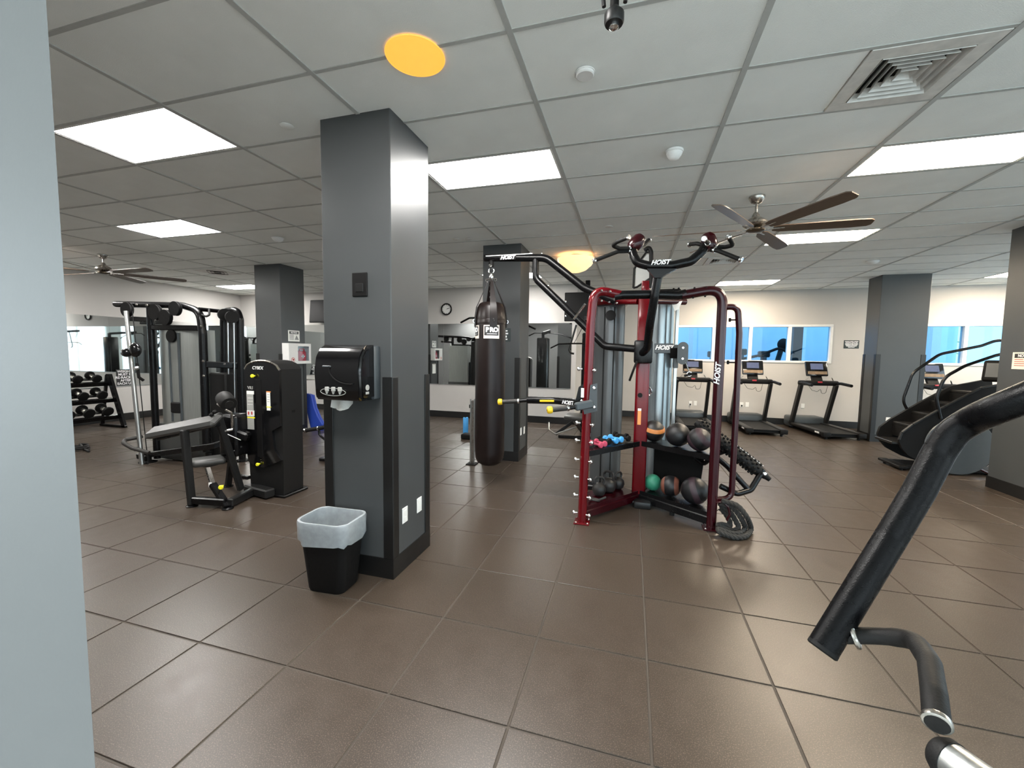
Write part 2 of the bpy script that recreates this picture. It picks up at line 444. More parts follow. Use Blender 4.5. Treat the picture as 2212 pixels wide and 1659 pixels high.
struct(wb.out('wall_back_right', WALL, smooth=0), 'off-white back wall with the interior windows behind the treadmills', 'wall')
wr = G(); WR = (1.2, 11.2, .14, 3.12)
for a, b in (((YF, 0), (YBR + .15, WR[2])), ((YF, WR[3]), (YBR + .15, CEIL + .14)), ((YF, WR[2]), (WR[0], WR[3])), ((WR[1], WR[2]), (YBR + .15, WR[3]))):
    wr.box((XR, a[0], a[1]), (XR + .15, b[0], b[1]))
struct(wr.out('wall_right', WALL, smooth=0), 'off-white wall with the garden windows, seen only in the mirror', 'wall')
EX = -.895
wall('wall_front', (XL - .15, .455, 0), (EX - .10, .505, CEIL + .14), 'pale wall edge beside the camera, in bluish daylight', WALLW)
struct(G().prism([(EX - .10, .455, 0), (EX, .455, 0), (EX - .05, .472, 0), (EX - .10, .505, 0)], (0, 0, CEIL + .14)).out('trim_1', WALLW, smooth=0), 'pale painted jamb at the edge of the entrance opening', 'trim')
t = thing('window_4', 'glazed front beside the entrance opening, out of view', 'window', (5.5, YF, 0), kind='structure')
fx = [1.6 + k * 1.6 for k in range(6)]
for k, x in enumerate(fx):
    G().box((x - .03, YF, 0), (x + .03, YF + .06, CEIL + .14)).out('mullion', FRAMEW, t)
    if k < 5: G().box((x + .03, YF + .02, .06), (x + 1.57, YF + .028, CEIL)).out('pane', GLASS, t)
G().box((1.57, YF, 0), (XR, YF + .06, .06)).out('sill_rail', FRAMEW, t)

def bb(name, a, b, lab): struct(G().box(a, b, .004).out(name, BASE), lab, 'baseboard')
bb('baseboard_left', (XL, YF + .05, 0), (XL + .012, YBL - .012, .16), 'black vinyl baseboard along the mirror wall')
bb('baseboard_back_left', (XL, YBL - .012, 0), (XSTEP + .012, YBL, .16), 'black vinyl baseboard under the back mirror')
bb('baseboard_return', (XSTEP, YBL, 0), (XSTEP + .012, YBR - .012, .16), 'black vinyl baseboard on the short return wall')
bb('baseboard_back_right', (XSTEP, YBR - .012, 0), (XR, YBR, .16), 'black vinyl baseboard behind the treadmills')
bb('baseboard_right', (XR - .012, YF + .05, 0), (XR, YBR - .012, .16), 'black vinyl baseboard under the garden windows')

# ---- windows
def window(name, lab, w, nm, m):
    t = thing(name, lab, 'window', ((w[0] + w[1]) / 2, YBR, w[2]), kind='structure')
    f = G()
    y0, y1 = YBR - .02, YBR + .12
    f.box((w[0], y0, w[2]), (w[1], y1, w[2] + .055), .006); f.box((w[0], y0, w[3] - .055), (w[1], y1, w[3]), .006)
    f.box((w[0], y0, w[2] + .055), (w[0] + .05, y1, w[3] - .055)); f.box((w[1] - .05, y0, w[2] + .055), (w[1], y1, w[3] - .055))
    f.out('window_frame', FRAMEW, t)
    n = len(nm) + 1; xs = [w[0] + .05] + nm + [w[1] - .05]
    for x in nm: G().box((x - .035, y0, w[2] + .055), (x + .035, y1, w[3] - .055), .004).out('mullion', FRAMEW, t)
    for k in range(n):
        a = xs[k] + (.035 if k else 0); b = xs[k + 1] - (.035 if k < n - 1 else 0)
        G().box((a, YBR + .05, w[2] + .055), (b, YBR + .058, w[3] - .055)).out('pane', m, t)
    return t
X1 = [at(x, 740, Y=11.6).x for x in (1541, 1621, 1705)]
window('window_1', 'interior window of four bluish panes in white frame above the treadmills', W1, X1, GLASSB)
window('window_2', 'interior window with bright bluish panes between the two columns', W2, [at(2085, 740, Y=11.6).x], GLASSB)
t = thing('window_3', 'big garden window with white mullions, reflected in the mirrors', 'window', (XR, 6.2, WR[2]), kind='structure')
f = G(); x0, x1 = XR - .02, XR + .12
f.box((x0, WR[0], WR[2]), (x1, WR[1], WR[2] + .06)); f.box((x0, WR[0], WR[3] - .06), (x1, WR[1], WR[3]))
for y in (WR[0], WR[1] - .06): f.box((x0, y, WR[2] + .06), (x1, y + .06, WR[3] - .06))
f.out('window_frame', FRAMEW, t)
ys = [WR[0] + .06 + (WR[1] - WR[0] - .12) * k / 7 for k in range(8)]
for k in range(7):
    if k: G().box((x0, ys[k] - .03, WR[2] + .06), (x1, ys[k] + .03, WR[3] - .06)).out('mullion', FRAMEW, t)
    G().box((XR + .05, ys[k] + (.03 if k else 0), WR[2] + .06), (XR + .058, ys[k + 1] - (.03 if k < 6 else 0), WR[3] - .06)).out('pane', GLASS, t)

# ---- what lies beyond the windows
struct(box('ground', (XR + .15, -30, -.3), (60, 60, -.12), PAVE), 'pale paving outside the garden windows', 'ground')
struct(box('pavement', (-30, -30, -.3), (XR + .15, YF - .01, -.11), PAVE), 'pale paving in front of the entrance opening', 'ground')
struct(box('lounge_floor', (XSTEP - 3, YBR + .15, -.1), (XR + .15, 19, -.01), LOUNGEF), 'grey-blue floor of the room beyond the interior windows', 'floor')
struct(box('lounge_wall', (XSTEP - 3, 16.2, 0), (9.7, 16.35, 4.2), LOUNGE), 'far wall of the room beyond the interior windows, coloured blue for its daylight', 'wall')
for k, (x, y) in enumerate(((1.9, 15.6), (3.55, 15.9), (7.35, 15.4), (8.9, 15.9))):
    struct(box('lounge_column', (x, y, 0), (x + (.14 if k < 2 else .22), y + .14, 4.2), FRAMEW),
           ['slim white post seen in the first pane of the treadmill window', 'slim white post seen in the third pane of the treadmill window', 'white post seen in the window between the columns', 'white post at the edge of the window between the columns'][k], 'column')
struct(box('lounge_pier', (4.75, 14.6, 0), (5.0, 15.0, 4.2), CHAR), 'dark pier behind the treadmill window, in its last pane', 'column')
t = thing('elliptical_trainer', 'dark elliptical trainer silhouette behind the treadmill window', 'exercise machine', (4.25, 14.0, 0), 0)
G().box((3.7, 13.9, 0), (4.8, 14.1, .12), .02).out('base', BLKM, t)
G().tube([(3.9, 14, .1), (4.1, 14, 1.2), (4.25, 14, 1.9)], .07, 10, .2).out('mast', CHAR, t)
G().sph((4.3, 14, 2.05), .16, (1, .6, 1.1)).out('console', BLKM, t)
G().tube([(3.2, 13.95, 1.6), (3.7, 13.95, 1.72), (4.2, 13.95, 1.95), (4.5, 13.95, 1.75)], .04, 8, .2).out('handlebar', BLKM, t)
for k, (x, h) in enumerate(((3.35, 1.92), (4.05, 1.86), (2.6, 1.84))):
    t = thing('weight_bench', ['grey low machine behind the treadmill window, under its third mullion', 'second grey low machine behind the treadmill window', 'grey machine behind the second pane of the treadmill window'][k], 'exercise machine', (x, 14.6 + k * .2, 0))
    G().box((x - .3, 14.5 + k * .2, 0), (x + .3, 14.9 + k * .2, .25), .03).out('base', GREYP, t)
    G().tube([(x, 14.7 + k * .2, .2), (x, 14.7 + k * .2, h)], .09, 10).out('post', GREYP, t)
    G().box((x - .16, 14.6 + k * .2, h - .2), (x + .16, 14.8 + k * .2, h), .03).out('headrest', CHAR, t)
def palm(x, y, h, lab):
    t = thing('palm', lab, 'plant', (x, y, -.12))
    G().tube([(x, y, -.12), (x + .1, y, h * .5), (x, y, h)], [.1, .07, .06], 8).out('trunk', BARK, t)
    for k in range(14):
        a = k * 2.4; e = .3 + .5 * random.random(); L = 1.0 + .5 * random.random()
        pts = []
        for q in range(5):
            u = q / 4; r = L * u; z = h + math.sin(e) * r * 1.2 - .55 * u * u * L
            w = .10 * math.sin(PI * min(.98, u + .06)) + .01
            c = V((x + math.cos(a) * r * .9, y + math.sin(a) * r * .9, z)); sd = V((-math.sin(a), math.cos(a), 0)) * w
            pts.append((c - sd, c + sd))
        gg = G()
        vs = [[gg.bm.verts.new(p) for p in pr] + [gg.bm.verts.new((pr[0] + pr[1]) / 2 + V((0, 0, .03)))] for pr in pts]
        for q in range(4):
            gg.bm.faces.new((vs[q][0], vs[q][2], vs[q + 1][2], vs[q + 1][0])); gg.bm.faces.new((vs[q][2], vs[q][1], vs[q + 1][1], vs[q + 1][2]))
        gg.out('frond', LEAF, t)
palm(13.5, 5.2, 2.2, 'green palm outside the garden windows, reflected in the mirror')
palm(14.5, 8.5, 2.6, 'second green palm outside the garden windows, farther along')
palm(8.7, 17.6, 1.5, 'green plant behind the window between the two columns')
palm(10.5, 19.5, 1.9, 'taller green plant far behind the window between the two columns')

# ---- columns
def column(x0, x1, y0, y1, gh, lab, guards=True):
    t = thing('column', lab, 'column', ((x0 + x1) / 2, (y0 + y1) / 2, 0), kind='structure')
    G().box((x0, y0, 0), (x1, y1, CEIL + .14), .006).out('shaft', COLP, t)
    w, e = .072, .008
    b = G()
    b.box((x0 - e, y0 - e, 0), (x1 + e, y0, .15)); b.box((x1, y0, 0), (x1 + e, y1 + e, .15)); b.box((x0 - e, y0, 0), (x0, y1 + e, .15)); b.box((x0, y1, 0), (x1, y1 + e, .15))
    b.out('baseboard', BASE, t)
    if guards:
        for cx, sx in ((x0, 1), (x1, -1)):
            for cy, sy in ((y0, 1), (y1, -1)):
                q = G()
                q.box((cx - sx * e, cy - sy * e, .15), (cx + sx * w, cy, gh), .002)
                q.box((cx - sx * e, cy, .15), (cx, cy + sy * w, gh), .002)
                q.out('corner_guard', BASE, t)
    return t
C1 = (-2.190, -1.622, 2.563, 3.117); C2 = (-2.232, -1.632, 6.06, 6.62); C3 = (-7.05, -6.44, 6.40, 7.0); C4 = (4.67, 5.46, 9.90, 10.38); C5 = (4.55, 5.16, 6.27, 6.86)
column(*C1, 1.48, 'near dark grey column with the paper towel dispenser')
column(*C2, 1.60, 'dark grey column behind the punching bag')
column(*C3, 1.60, 'dark grey column with the first-aid cabinet and clipboard')
column(*C4, 1.75, 'dark grey column between the treadmills and the stair climber')
column(*C5, 1.5, 'dark column at the photo edge carrying the cropped notice', False)

# ================================================================ FIXTURES ON WALLS, COLUMNS, CEILING
def mirror(name, lab, p0, p1, z0, z1, n, axis):
    t = thing(name, lab, 'mirror', ((p0[0] + p1[0]) / 2, (p0[1] + p1[1]) / 2, z0))
    for k in range(n):
        a = k / n; b = (k + 1) / n
        A = [p0[i] + (p1[i] - p0[i]) * a for i in (0, 1)]; B = [p0[i] + (p1[i] - p0[i]) * b for i in (0, 1)]
        if axis == 'x': G().box((A[0] + .0015, A[1] - .008, z0), (B[0] - .0015, A[1] - .001, z1)).out('mirror_panel', MIRROR, t)
        else: G().box((A[0] + .001, A[1] + .0015, z0), (A[0] + .008, B[1] - .0015, z1)).out('mirror_panel', MIRROR, t)
    if axis == 'x': G().box((p0[0], p0[1] - .012, z0 - .012), (p1[0], p0[1] - .001, z0)).out('mirror_channel', STEEL, t)
    else: G().box((p0[0] + .001, p0[1], z0 - .012), (p0[0] + .012, p1[1], z0)).out('mirror_channel', STEEL, t)
mirror('wall_mirror', 'long wall mirror above the dumbbell rack', (XL, 3.2), (XL, YBL - .02), .80, 2.37, 4, 'y')
mirror('wall_mirror', 'wide wall mirror under the round clock', (XL + .1, YBL), (-1.36, YBL), .86, 2.40, 6, 'x')

p = at(965, 668, Y=YBL)
t = thing('wall_clock', 'round wall clock with black rim above the back mirror', 'clock', tuple(p))
G().ring(p + V((0, -.02, 0)), (0, 1, 0), .135, .02, 32).out('rim', BLKG, t)
G().lathe([(.13, -.012), (.13, 0)], p, (0, 1, 0), 32).out('face', CLOCKF, t)
for k in range(12):
    a = k * PI / 6
    G().beam(p + V((math.sin(a) * .095, -.014, math.cos(a) * .095)), p + V((math.sin(a) * .115, -.014, math.cos(a) * .115)), .008, .003, up=(0, 1, 0)).out('hour_mark', INK, t)
for a, L, w, n in ((1.15, .06, .010, 'hour_hand'), (1.35, .095, .007, 'minute_hand')):
    G().beam(p + V((0, -.017, 0)), p + V((math.sin(a) * L, -.017, math.cos(a) * L)), w, .003, up=(0, 1, 0)).out(n, INK, t)

def tv(x0, x1, y, z0, z1, lab, tilt):
    c = V(((x0 + x1) / 2, y, (z0 + z1) / 2)); w = (x1 - x0) / 2; h = (z1 - z0) / 2
    t = thing('television', lab, 'television', tuple(c))
    M = Matrix.Translation(c + V((0, -.16, 0))) @ Matrix.Rotation(tilt, 4, 'X')
    G().box((-w, -.02, -h), (w, .04, h), .012, M).out('housing', BLKM, t)
    G().box((-w + .02, -.0225, -h + .03), (w - .02, -.0195, h - .02), 0, M).out('screen', TVS, t)
    G().box((-.12, .03, -.12), (.12, .15, .12), .01, Matrix.Translation(c + V((0, -.15, 0)))).out('wall_bracket', BLKM, t)
a = at(668, 648, Y=9.55); b = at(668, 697, Y=9.55)
tv(a.x, a.x + 1.25, YBL - .02, b.z, a.z, 'dark wall television above the mirror, cut off by the near column', -.10)
a = at(1220, 632, Y=9.3); b = at(1220, 694, Y=9.3)  # dark reflection in the glass, given shape as an added television
t = thing('television', 'dark brown reflection built as a hanging television behind the bag boom', 'television', (a.x + .5, 9.3, a.z))
G().box((a.x, 9.3, b.z), (a.x + 1.0, 9.36, a.z), .012).out('housing', BLKM, t)
G().box((a.x + .02, 9.2975, b.z + .03), (a.x + .98, 9.3005, a.z - .02)).out('screen', TVS, t)
G().box((a.x + .45, 9.34, a.z - .2), (a.x + .55, 9.39, CEIL + .01), .01).out('ceiling_bracket', BLKM, t)

def outlet(c, nrm, lab, plug=False, blank=False):
    c = V(c); n = V(nrm); r = V((0, 0, 1)).cross(n)
    t = thing('wall_outlet', lab, 'outlet', tuple(c), group='white outlet plates')
    M = Matrix((r, n, V((0, 0, 1)))).transposed().to_4x4(); M.translation = c
    G().box((-.038, 0, -.06), (.038, .006, .06), .003, M).out('cover_plate', WHITE, t)
    if not blank:
        for s in (-1, 1): G().box((-.016, .006, s * .026 - .014), (.016, .008, s * .026 + .014), .003, M).out('socket', PAPER, t)
    if plug: G().box((-.016, .008, -.045), (.016, .035, -.008), .004, M).out('plug', BLKM, t)
    return t
for (x, y, X_, n, lab) in ((874, 1112, C1[1], (1, 0, 0), 'white outlet plate near the bottom of the near column, nearer its front corner'),
                           (905, 1090, C1[1], (1, 0, 0), 'white outlet plate near the bottom of the near column, farther from its front corner'),
                           (1125, 932, C2[1], (1, 0, 0), 'white outlet plate on the column behind the bag, nearer its front corner'),
                           (1132, 929, C2[1], (1, 0, 0), 'white outlet plate on the column behind the bag, farther from its front corner'),
                           (648, 892, C3[1], (1, 0, 0), 'white outlet plate low on the first-aid column'),
                           (629, 896, C3[1], (1, 0, 0), 'white outlet plate half hidden by the cup holder of the curl machine')):
    outlet(at(x, y, X=X_), n, lab)
outlet(at(1918, 908, Y=C4[2]), (0, -1, 0), 'white blank plate low on the stair-climber-side column, first of two', blank=True)
outlet(at(1947, 909, Y=C4[2]), (0, -1, 0), 'cream plate low on the column by the stair climber, beside the white one', blank=True)
for k, (x, y) in enumerate(((1491, 871), (1502, 871), (1602, 874), (1614, 874), (1721, 877), (1734, 877))):
    outlet(at(x, y, Y=YBR), (0, -1, 0), 'white outlet with %s on the wall under the %s treadmill' % ('a black plug' if k % 2 == 0 else 'no plug', ('farthest', 'middle', 'nearest')[k // 2]), plug=(k % 2 == 0))

# dark plate on the near column
a = at(762, 590, Y=C1[2]); b = at(795, 640, Y=C1[2])
t = thing('wall_plate', 'small dark square plate high on the near column', 'plate', ((a.x + b.x) / 2, C1[2], b.z))
G().box((a.x, C1[2] - .012, b.z), (b.x, C1[2], a.z), .004).out('plate', BLKM, t)
G().box((a.x + .03, C1[2] - .016, b.z + .03), (b.x - .03, C1[2] - .011, b.z + .09), .003).out('cover', CHAR, t)

# ---- signs
def lines(t, M, rows, m, y=-.0045):
    """Rows of print too small to read: (x0, x1, z, height)."""
    for x0, x1, z, h in rows:
        G().box((x0, y - .001, z - h / 2), (x1, y, z + h / 2), 0, M).out('print_line', m, t)
def frameM(c, nrm):
    n = V(nrm); y = -n; r = y.cross(V((0, 0, 1)))
    M = Matrix((r, y, V((0, 0, 1)))).transposed().to_4x4(); M.translation = V(c); return M, r
# courtesy sign by the treadmills
a = at(1823, 735, Y=YBR); b = at(1855, 753, Y=YBR); c = (a + b) / 2; w = (b.x - a.x) / 2; h = (a.z - b.z) / 2
t = thing('wall_sign', 'small dark sign with white print beside the treadmill window', 'sign', tuple(c))
M, r = frameM(c + V((0, -.002, 0)), (0, -1, 0))
G().box((-w, -.004, -h), (w, .002, h), .002, M).out('plate', DARKSIGN, t)
for k, (ww, z) in enumerate(((.86, .70), (.80, .40), (.84, .12), (.78, -.14), (.68, -.40), (.42, -.66))):
    segs = [(-ww, -.3 * ww), (-.24 * ww, .3 * ww), (.38 * ww, ww)] if k % 2 == 0 else [(-ww, -.1 * ww), (-.02 * ww, .55 * ww), (.62 * ww, ww)]
    lines(t, M, [(s0 * w, s1 * w, z * h, .16 * h) for s0, s1 in segs], INKW)
# black sign behind the bag
a = at(1086, 709, Y=C2[2]); b = at(1103, 738, Y=C2[2])
t = thing('wall_sign', 'small dark sign on the column half hidden by the punching bag', 'sign', ((a.x + b.x) / 2 - .07, C2[2], b.z))
M, r = frameM((b.x - .12, C2[2] - .001, (a.z + b.z) / 2), (0, -1, 0)); h = (a.z - b.z) / 2
G().box((-.12, -.004, -h), (.12, .001, h), .002, M).out('plate', DARKSIGN, t)
lines(t, M, [(-.06, .07, h * .6, .018), (-.08, .08, h * .2, .022), (-.05, .06, -h * .25, .03), (-.07, .07, -h * .65, .018)], INKW)
# weights sign on the mirror
a = at(253, 810, X=XL + .012); b = at(290, 833, X=XL + .012)
c = (a + b) / 2; hw = abs(b.y - a.y) / 2; hh = .19
c = V((XL + .012, c.y, .80 + hh))
t = thing('wall_sign', 'black sign reading WEIGHTS MUST BE RE-RACKED AFTER EACH USE on the mirror', 'sign', tuple(c))
G().box((XL + .009, c.y - hw * 1.1, c.z - hh), (XL + .014, c.y + hw * 1.1, c.z + hh), .002).out('plate', INK, t)
for k, s in enumerate(('WEIGHTS', 'MUST BE', 'RE-RACKED', 'AFTER', 'EACH USE')):
    text(s, .075, (XL + .0155, c.y, c.z + .14 - k * .07), (0, 1, 0), (0, 0, 1), INKW, t, bold=.0015)
# notice paper on first-aid column
a = at(622, 713, X=C3[1]); b = at(647, 738, X=C3[1]); c = (a + b) / 2; hw = abs(b.y - a.y) / 2; hh = (a.z - b.z) / 2
t = thing('notice_sheet', 'white printed notice above the first-aid cabinet', 'sign', tuple(c))
M, r = frameM(c + V((.002, 0, 0)), (1, 0, 0))
G().box((-hw, -.002, -hh), (hw, .002, hh), 0, M).out('sheet', PAPER, t)
G().box((-hw * .8, -.0035, hh * .35), (hw * .8, -.002, hh * .82), 0, M).out('header', INK, t)
text('NOTICE', hh * .42, M @ V((0, -.005, hh * .585)), M.to_3x3() @ V((1, 0, 0)), (0, 0, 1), INKW, t, bold=.001)
lines(t, M, [(-hw * .8, -hw * .05, hh * z, hh * .12) for z in (.15, -.1, -.35, -.6)], INKG, -.003)
G().prism([M @ V((x * hw, -.003, z * hh)) for x, z in ((.1, -.7), (.85, -.7), (.45, .15))], M.to_3x3() @ V((0, -.001, 0))).out('symbol', INKG, t)
# notice on the far-side column
a = at(2189, 761, X=C5[0]); b = at(2185, 797, X=C5[0])
hw = .17; hh = (a.z - b.z) / 2; c = V((C5[0], a.y - hw, (a.z + b.z) / 2))
t = thing('notice_sheet', 'cream notice with dark header, cropped by the photo edge', 'sign', tuple(c))
M, r = frameM(c + V((-.002, 0, 0)), (-1, 0, 0))
G().box((-hw, -.002, -hh), (hw, .002, hh), 0, M).out('sheet', PAPERW, t)
G().box((-hw * .82, -.0035, hh * .32), (hw * .82, -.002, hh * .82), 0, M).out('header', INK, t)
text('NOTICE', hh * .48, M @ V((0, -.005, hh * .57)), M.to_3x3() @ V((1, 0, 0)), (0, 0, 1), INKW, t, bold=.001)
lines(t, M, [(-hw * .8, hw * e, hh * z, hh * .07) for z, e in ((.14, -.1), (-.1, .2), (-.34, .1), (-.58, .6))], INKB, -.003)
# clipboard
a = at(627, 797, X=C3[1]); b = at(650, 832, X=C3[1]); c = (a + b) / 2; hw = abs(b.y - a.y) / 2; hh = (a.z - b.z) / 2
t = thing('clipboard', 'clipboard with loose white sheets hanging under the first-aid cabinet', 'clipboard', tuple(c))
M, r = frameM(c + V((.003, 0, 0)), (1, 0, 0))
G().box((-hw * .9, -.002, -hh), (hw * .9, .003, hh), 0, M).out('board', BARK, t)
for k, q in enumerate((-.05, .04)):
    MM = M @ Matrix.Rotation(q, 4, 'Y')
    G().box((-hw * .88, -.005 - .002 * k, -hh * 1.02), (hw * .9, -.0035 - .002 * k, hh * .88), 0, MM).out('sheet', PAPER, t)
G().box((-hw * .4, -.022, hh * .82), (hw * .4, .003, hh * 1.05), .004, M).out('clip', NICKEL, t)
# first-aid cabinet
a = at(618, 741, X=C3[1] + .1); b = at(667, 785, X=C3[1] + .1)
hw = abs(b.y - a.y) / 2; hh = (a.z - b.z) / 2; c = V((C3[1], (a.y + b.y) / 2, (a.z + b.z) / 2))
t = thing('first_aid_cabinet', 'white wall cabinet with a red emergency kit behind its window', 'cabinet', tuple(c))
M, r = frameM(c, (1, 0, 0))
q = G(); D = .15
q.box((-hw, -D, -hh), (hw, -.001, -hh + .02), 0, M); q.box((-hw, -D, hh - .02), (hw, -.001, hh), 0, M)
q.box((-hw, -D, -hh + .02), (-hw + .02, -.001, hh - .02), 0, M); q.box((hw - .02, -D, -hh + .02), (hw, -.001, hh - .02), 0, M); q.box((-hw + .02, -.012, -hh + .02), (hw - .02, -.001, hh - .02), 0, M)
q.out('body', WHITE, t)
q = G(); wx0, wx1, wz0, wz1 = -hw * .2, hw * .82, -hh * .72, hh * .72
q.box((-hw, -D - .012, -hh), (wx0, -D, hh), .002, M); q.box((wx1, -D - .012, -hh), (hw, -D, hh), .002, M)
q.box((wx0, -D - .012, -hh), (wx1, -D, wz0), .002, M); q.box((wx0, -D - .012, wz1), (wx1, -D, hh), .002, M)
d = q.out('door', WHITE, t)
G().box((wx0, -D - .008, wz0), (wx1, -D - .004, wz1), 0, M).out('door_pane', GLASS, d)
G().lathe([(.045, 0), (.045, .003)], M @ V((-hw * .65, -D - .012, -hh * .6)), M.to_3x3() @ V((0, -1, 0)), 20).out('emblem_ring', INKB, d)
G().lathe([(.036, 0), (.036, .005)], M @ V((-hw * .65, -D - .012, -hh * .6)), M.to_3x3() @ V((0, -1, 0)), 20).out('emblem_disc', WHITE, d)
hp = [(0, -.026), (.024, .004), (.020, .018), (.010, .022), (0, .014), (-.010, .022), (-.020, .018), (-.024, .004)]
G().prism([M @ V((-hw * .65 + x, -D - .0175, -hh * .6 + z)) for x, z in hp], M.to_3x3() @ V((0, -.002, 0))).out('emblem_heart', INKB, d)
q = G().box((wx0 + .05, -D + .02, -hh + .02), (wx1 - .02, -.03, hh * .28), .05, M, 3)
kit = q.out('emergency_kit', REDAED, t)
G().tube([M @ V((x, -D + .05, z)) for x, z in ((wx0 + .1, hh * .25), (wx0 + .1, hh * .45), (wx1 - .07, hh * .45), (wx1 - .07, hh * .25))], .012, 8, .03).out('kit_handle', REDAED, kit)
kx = (wx0 + wx1) / 2 + .015
q = G(); q.box((kx - .04, -D + .016, -hh * .34), (kx + .04, -D + .02, -hh * .22), 0, M); q.box((kx - .012, -D + .016, -hh * .48), (kx + .012, -D + .02, -hh * .08), 0, M)
q.out('kit_cross', WHITE, kit)

# ---- paper towel dispenser and sheet
x0, x1, zb, zt = -2.10, -1.715, 1.325, 1.705
yb = C1[2]; yf = yb - .225
t = thing('paper_towel_dispenser', 'glossy black paper towel dispenser on the near column', 'dispenser', ((x0 + x1) / 2, yb, zb))
prof = [(yb - .035, zb), (yf + .03, zb), (yf + .012, zb + .02), (yf, zb + .20), (yf + .02, zb + .30), (yf + .055, zt - .03), (yf + .10, zt - .004), (yf + .15, zt), (yb - .055, zt), (yb - .045, zt - .10), (yb - .065, zt - .17), (yb - .04, zb + .10)]
q = G().prism([(x0, y, z) for y, z in prof], (x1 - x0, 0, 0))
es = [e for e in q.bm.edges if len(e.link_faces) == 2 and (abs(e.verts[0].co.x - e.verts[1].co.x) < 1e-6)]
bmesh.ops.bevel(q.bm, geom=es, offset=.022, segments=3, affect='EDGES')
q.out('cover', BLKG, t, smooth=40)
G().box((x0 - .008, yb - .075, zb), (x1 + .006, yb, zt - .005), .012, None, 2).out('back_housing', GREYP, t)
# viewing window arc
arc = [V((x0 + .30 + .16 * math.cos(a), yf - .0005 + .0, zb + .215 + .10 * math.sin(a))) for a in [PI * .95 + k * PI * .6 / 12 for k in range(13)]]
G().tube(arc, .005, 6).out('window_arc', BLKM, t)
G().box((x0 + .085, yf - .002, zb + .225), (x0 + .15, yf + .01, zb + .236), .002).out('badge', GREYP, t)
# pictograms
for k in range(3):
    cx = x0 + .115 + k * .052
    G().box((cx - .016, yf - .0005, zb + .062), (cx + .016, yf + .02, zb + .092), .004).out('pictogram', LABG, t)
    G().lathe([(.012, 0), (.004, .02)], (cx, yf + .006, zb + .062), (0, -.1, -1), 8).out('pictogram', LABG, t)
loop = [V((x0 + .165 + .10 * math.cos(a), yf + .006 - (.004 if math.sin(a) > 0 else 0), zb + .058 + .026 * math.sin(a))) for a in [k * 2 * PI / 20 for k in range(21)]]
G().tube(loop, .002, 5).out('pictogram_outline', LABG, t)
G().lathe([(.02, 0), (.02, .003)], (x1 - .001, yf + .075, zb + .09), (1, 0, 0), 14).out('side_emblem', LABG, t)
G().box((x1, yf + .055, zb + .045), (x1 + .003, yf + .09, zb + .062), .001).out('side_emblem', LABG, t)
q = G(); n = 14; top = []; bot = []
for k in range(n + 1):
    u = k / n; x = x0 + .09 + u * .17; y = yf + .085 + .008 * math.sin(u * 9)
    top.append((x, y, zb + .02)); bot.append((x + .01 * (u - .5), y - .012, zb - .052 - .018 * math.sin(u * PI) - .01 * random.random() + (.03 * max(0, u - .72) / .28)))
q.loft([[V(p) for p in top + [(x_, y_ + .002, z_) for x_, y_, z_ in top[::-1]]], [V(p) for p in bot + [(x_, y_ + .002, z_) for x_, y_, z_ in bot[::-1]]]])
q.out('paper_towel', TISSUE, t, 'torn white paper towel hanging out')

# ---- trash can
def rrect(cx, cy, hx, hy, z, rz=0., r=.35, n=6):
    pts = []
    rad = min(hx, hy) * r
    for sx, sy, a0 in ((1, 1, 0), (-1, 1, 1), (-1, -1, 2), (1, -1, 3)):
        for k in range(n):
            a = (a0 + k / (n - 1)) * PI / 2
            pts.append(((hx - rad) * sx + rad * math.cos(a), (hy - rad) * sy + rad * math.sin(a)))
    cs, sn = math.cos(rz), math.sin(rz)
    return [V((cx + x * cs - y * sn, cy + x * sn + y * cs, z)) for x, y in pts]
tc = V((-1.985, 2.375, 0))
t = thing('trash_can', 'black waste bin with a white liner beside the near column', 'trash can', tuple(tc), .05)
L_ = []
for z, hx, hy in ((0, .135, .105), (.02, .142, .11), (.25, .165, .125), (.47, .19, .145), (.48, .197, .152), (.487, .197, .152), (.487, .185, .140), (.03, .13, .10)):
    L_.append(rrect(tc.x, tc.y, hx, hy, z, .05, .45))
G().loft(L_).out('bin', BLKM, t)
L_ = []
N_ = 24
for z, hx, hy, wv in ((.345, .192, .147, .012), (.37, .198, .153, .010), (.43, .2, .155, .006), (.49, .203, .158, .002), (.502, .200, .155, .002), (.502, .186, .141, .002), (.45, .176, .132, .006), (.30, .155, .117, .010), (.12, .13, .10, .012)):
    lp = rrect(tc.x, tc.y, hx, hy, z, .05, .5)
    L_.append([V((p.x + random.uniform(-wv, wv) * .6, p.y + random.uniform(-wv, wv) * .6, p.z + random.uniform(-wv, wv))) for p in lp])
G().loft(L_, (False, True)).out('liner', LINER, t, 'crumpled white translucent liner', 60)

# ---- ceiling fixtures
def detector(px, py, r, h, lab, dome=False, name='smoke_detector', m=WHITE):
    p = at(px, py, Z=CEIL)
    t = thing(name, lab, 'detector', (p.x, p.y, CEIL), group='small ceiling detectors')
    G().lathe([(r * 1.1, 0), (r * 1.1, -h * .25)], (p.x, p.y, CEIL - .001), seg=20).out('base', m, t)
    if dome: G().lathe([(r, -h * .25), (r * .9, -h * .5), (r * .6, -h * .85), (r * .25, -h), (.002, -h * 1.02)], (p.x, p.y, CEIL - .001), seg=20).out('sensor_dome', m, t)
    else: G().lathe([(r, -h * .25), (r, -h * .8), (r * .9, -h)], (p.x, p.y, CEIL - .001), seg=20).out('sensor_disc', m, t)
detector(1264, 156, .052, .022, 'flat white disc on the ceiling below the sprinkler')
detector(1457, 325, .062, .075, 'white domed detector on the ceiling near the fan', True)
detector(600, 514, .075, .06, 'small white domed detector on the ceiling behind the near column', True)
detector(1885, 564, .085, .055, 'small far white detector above the treadmill-side column', True)
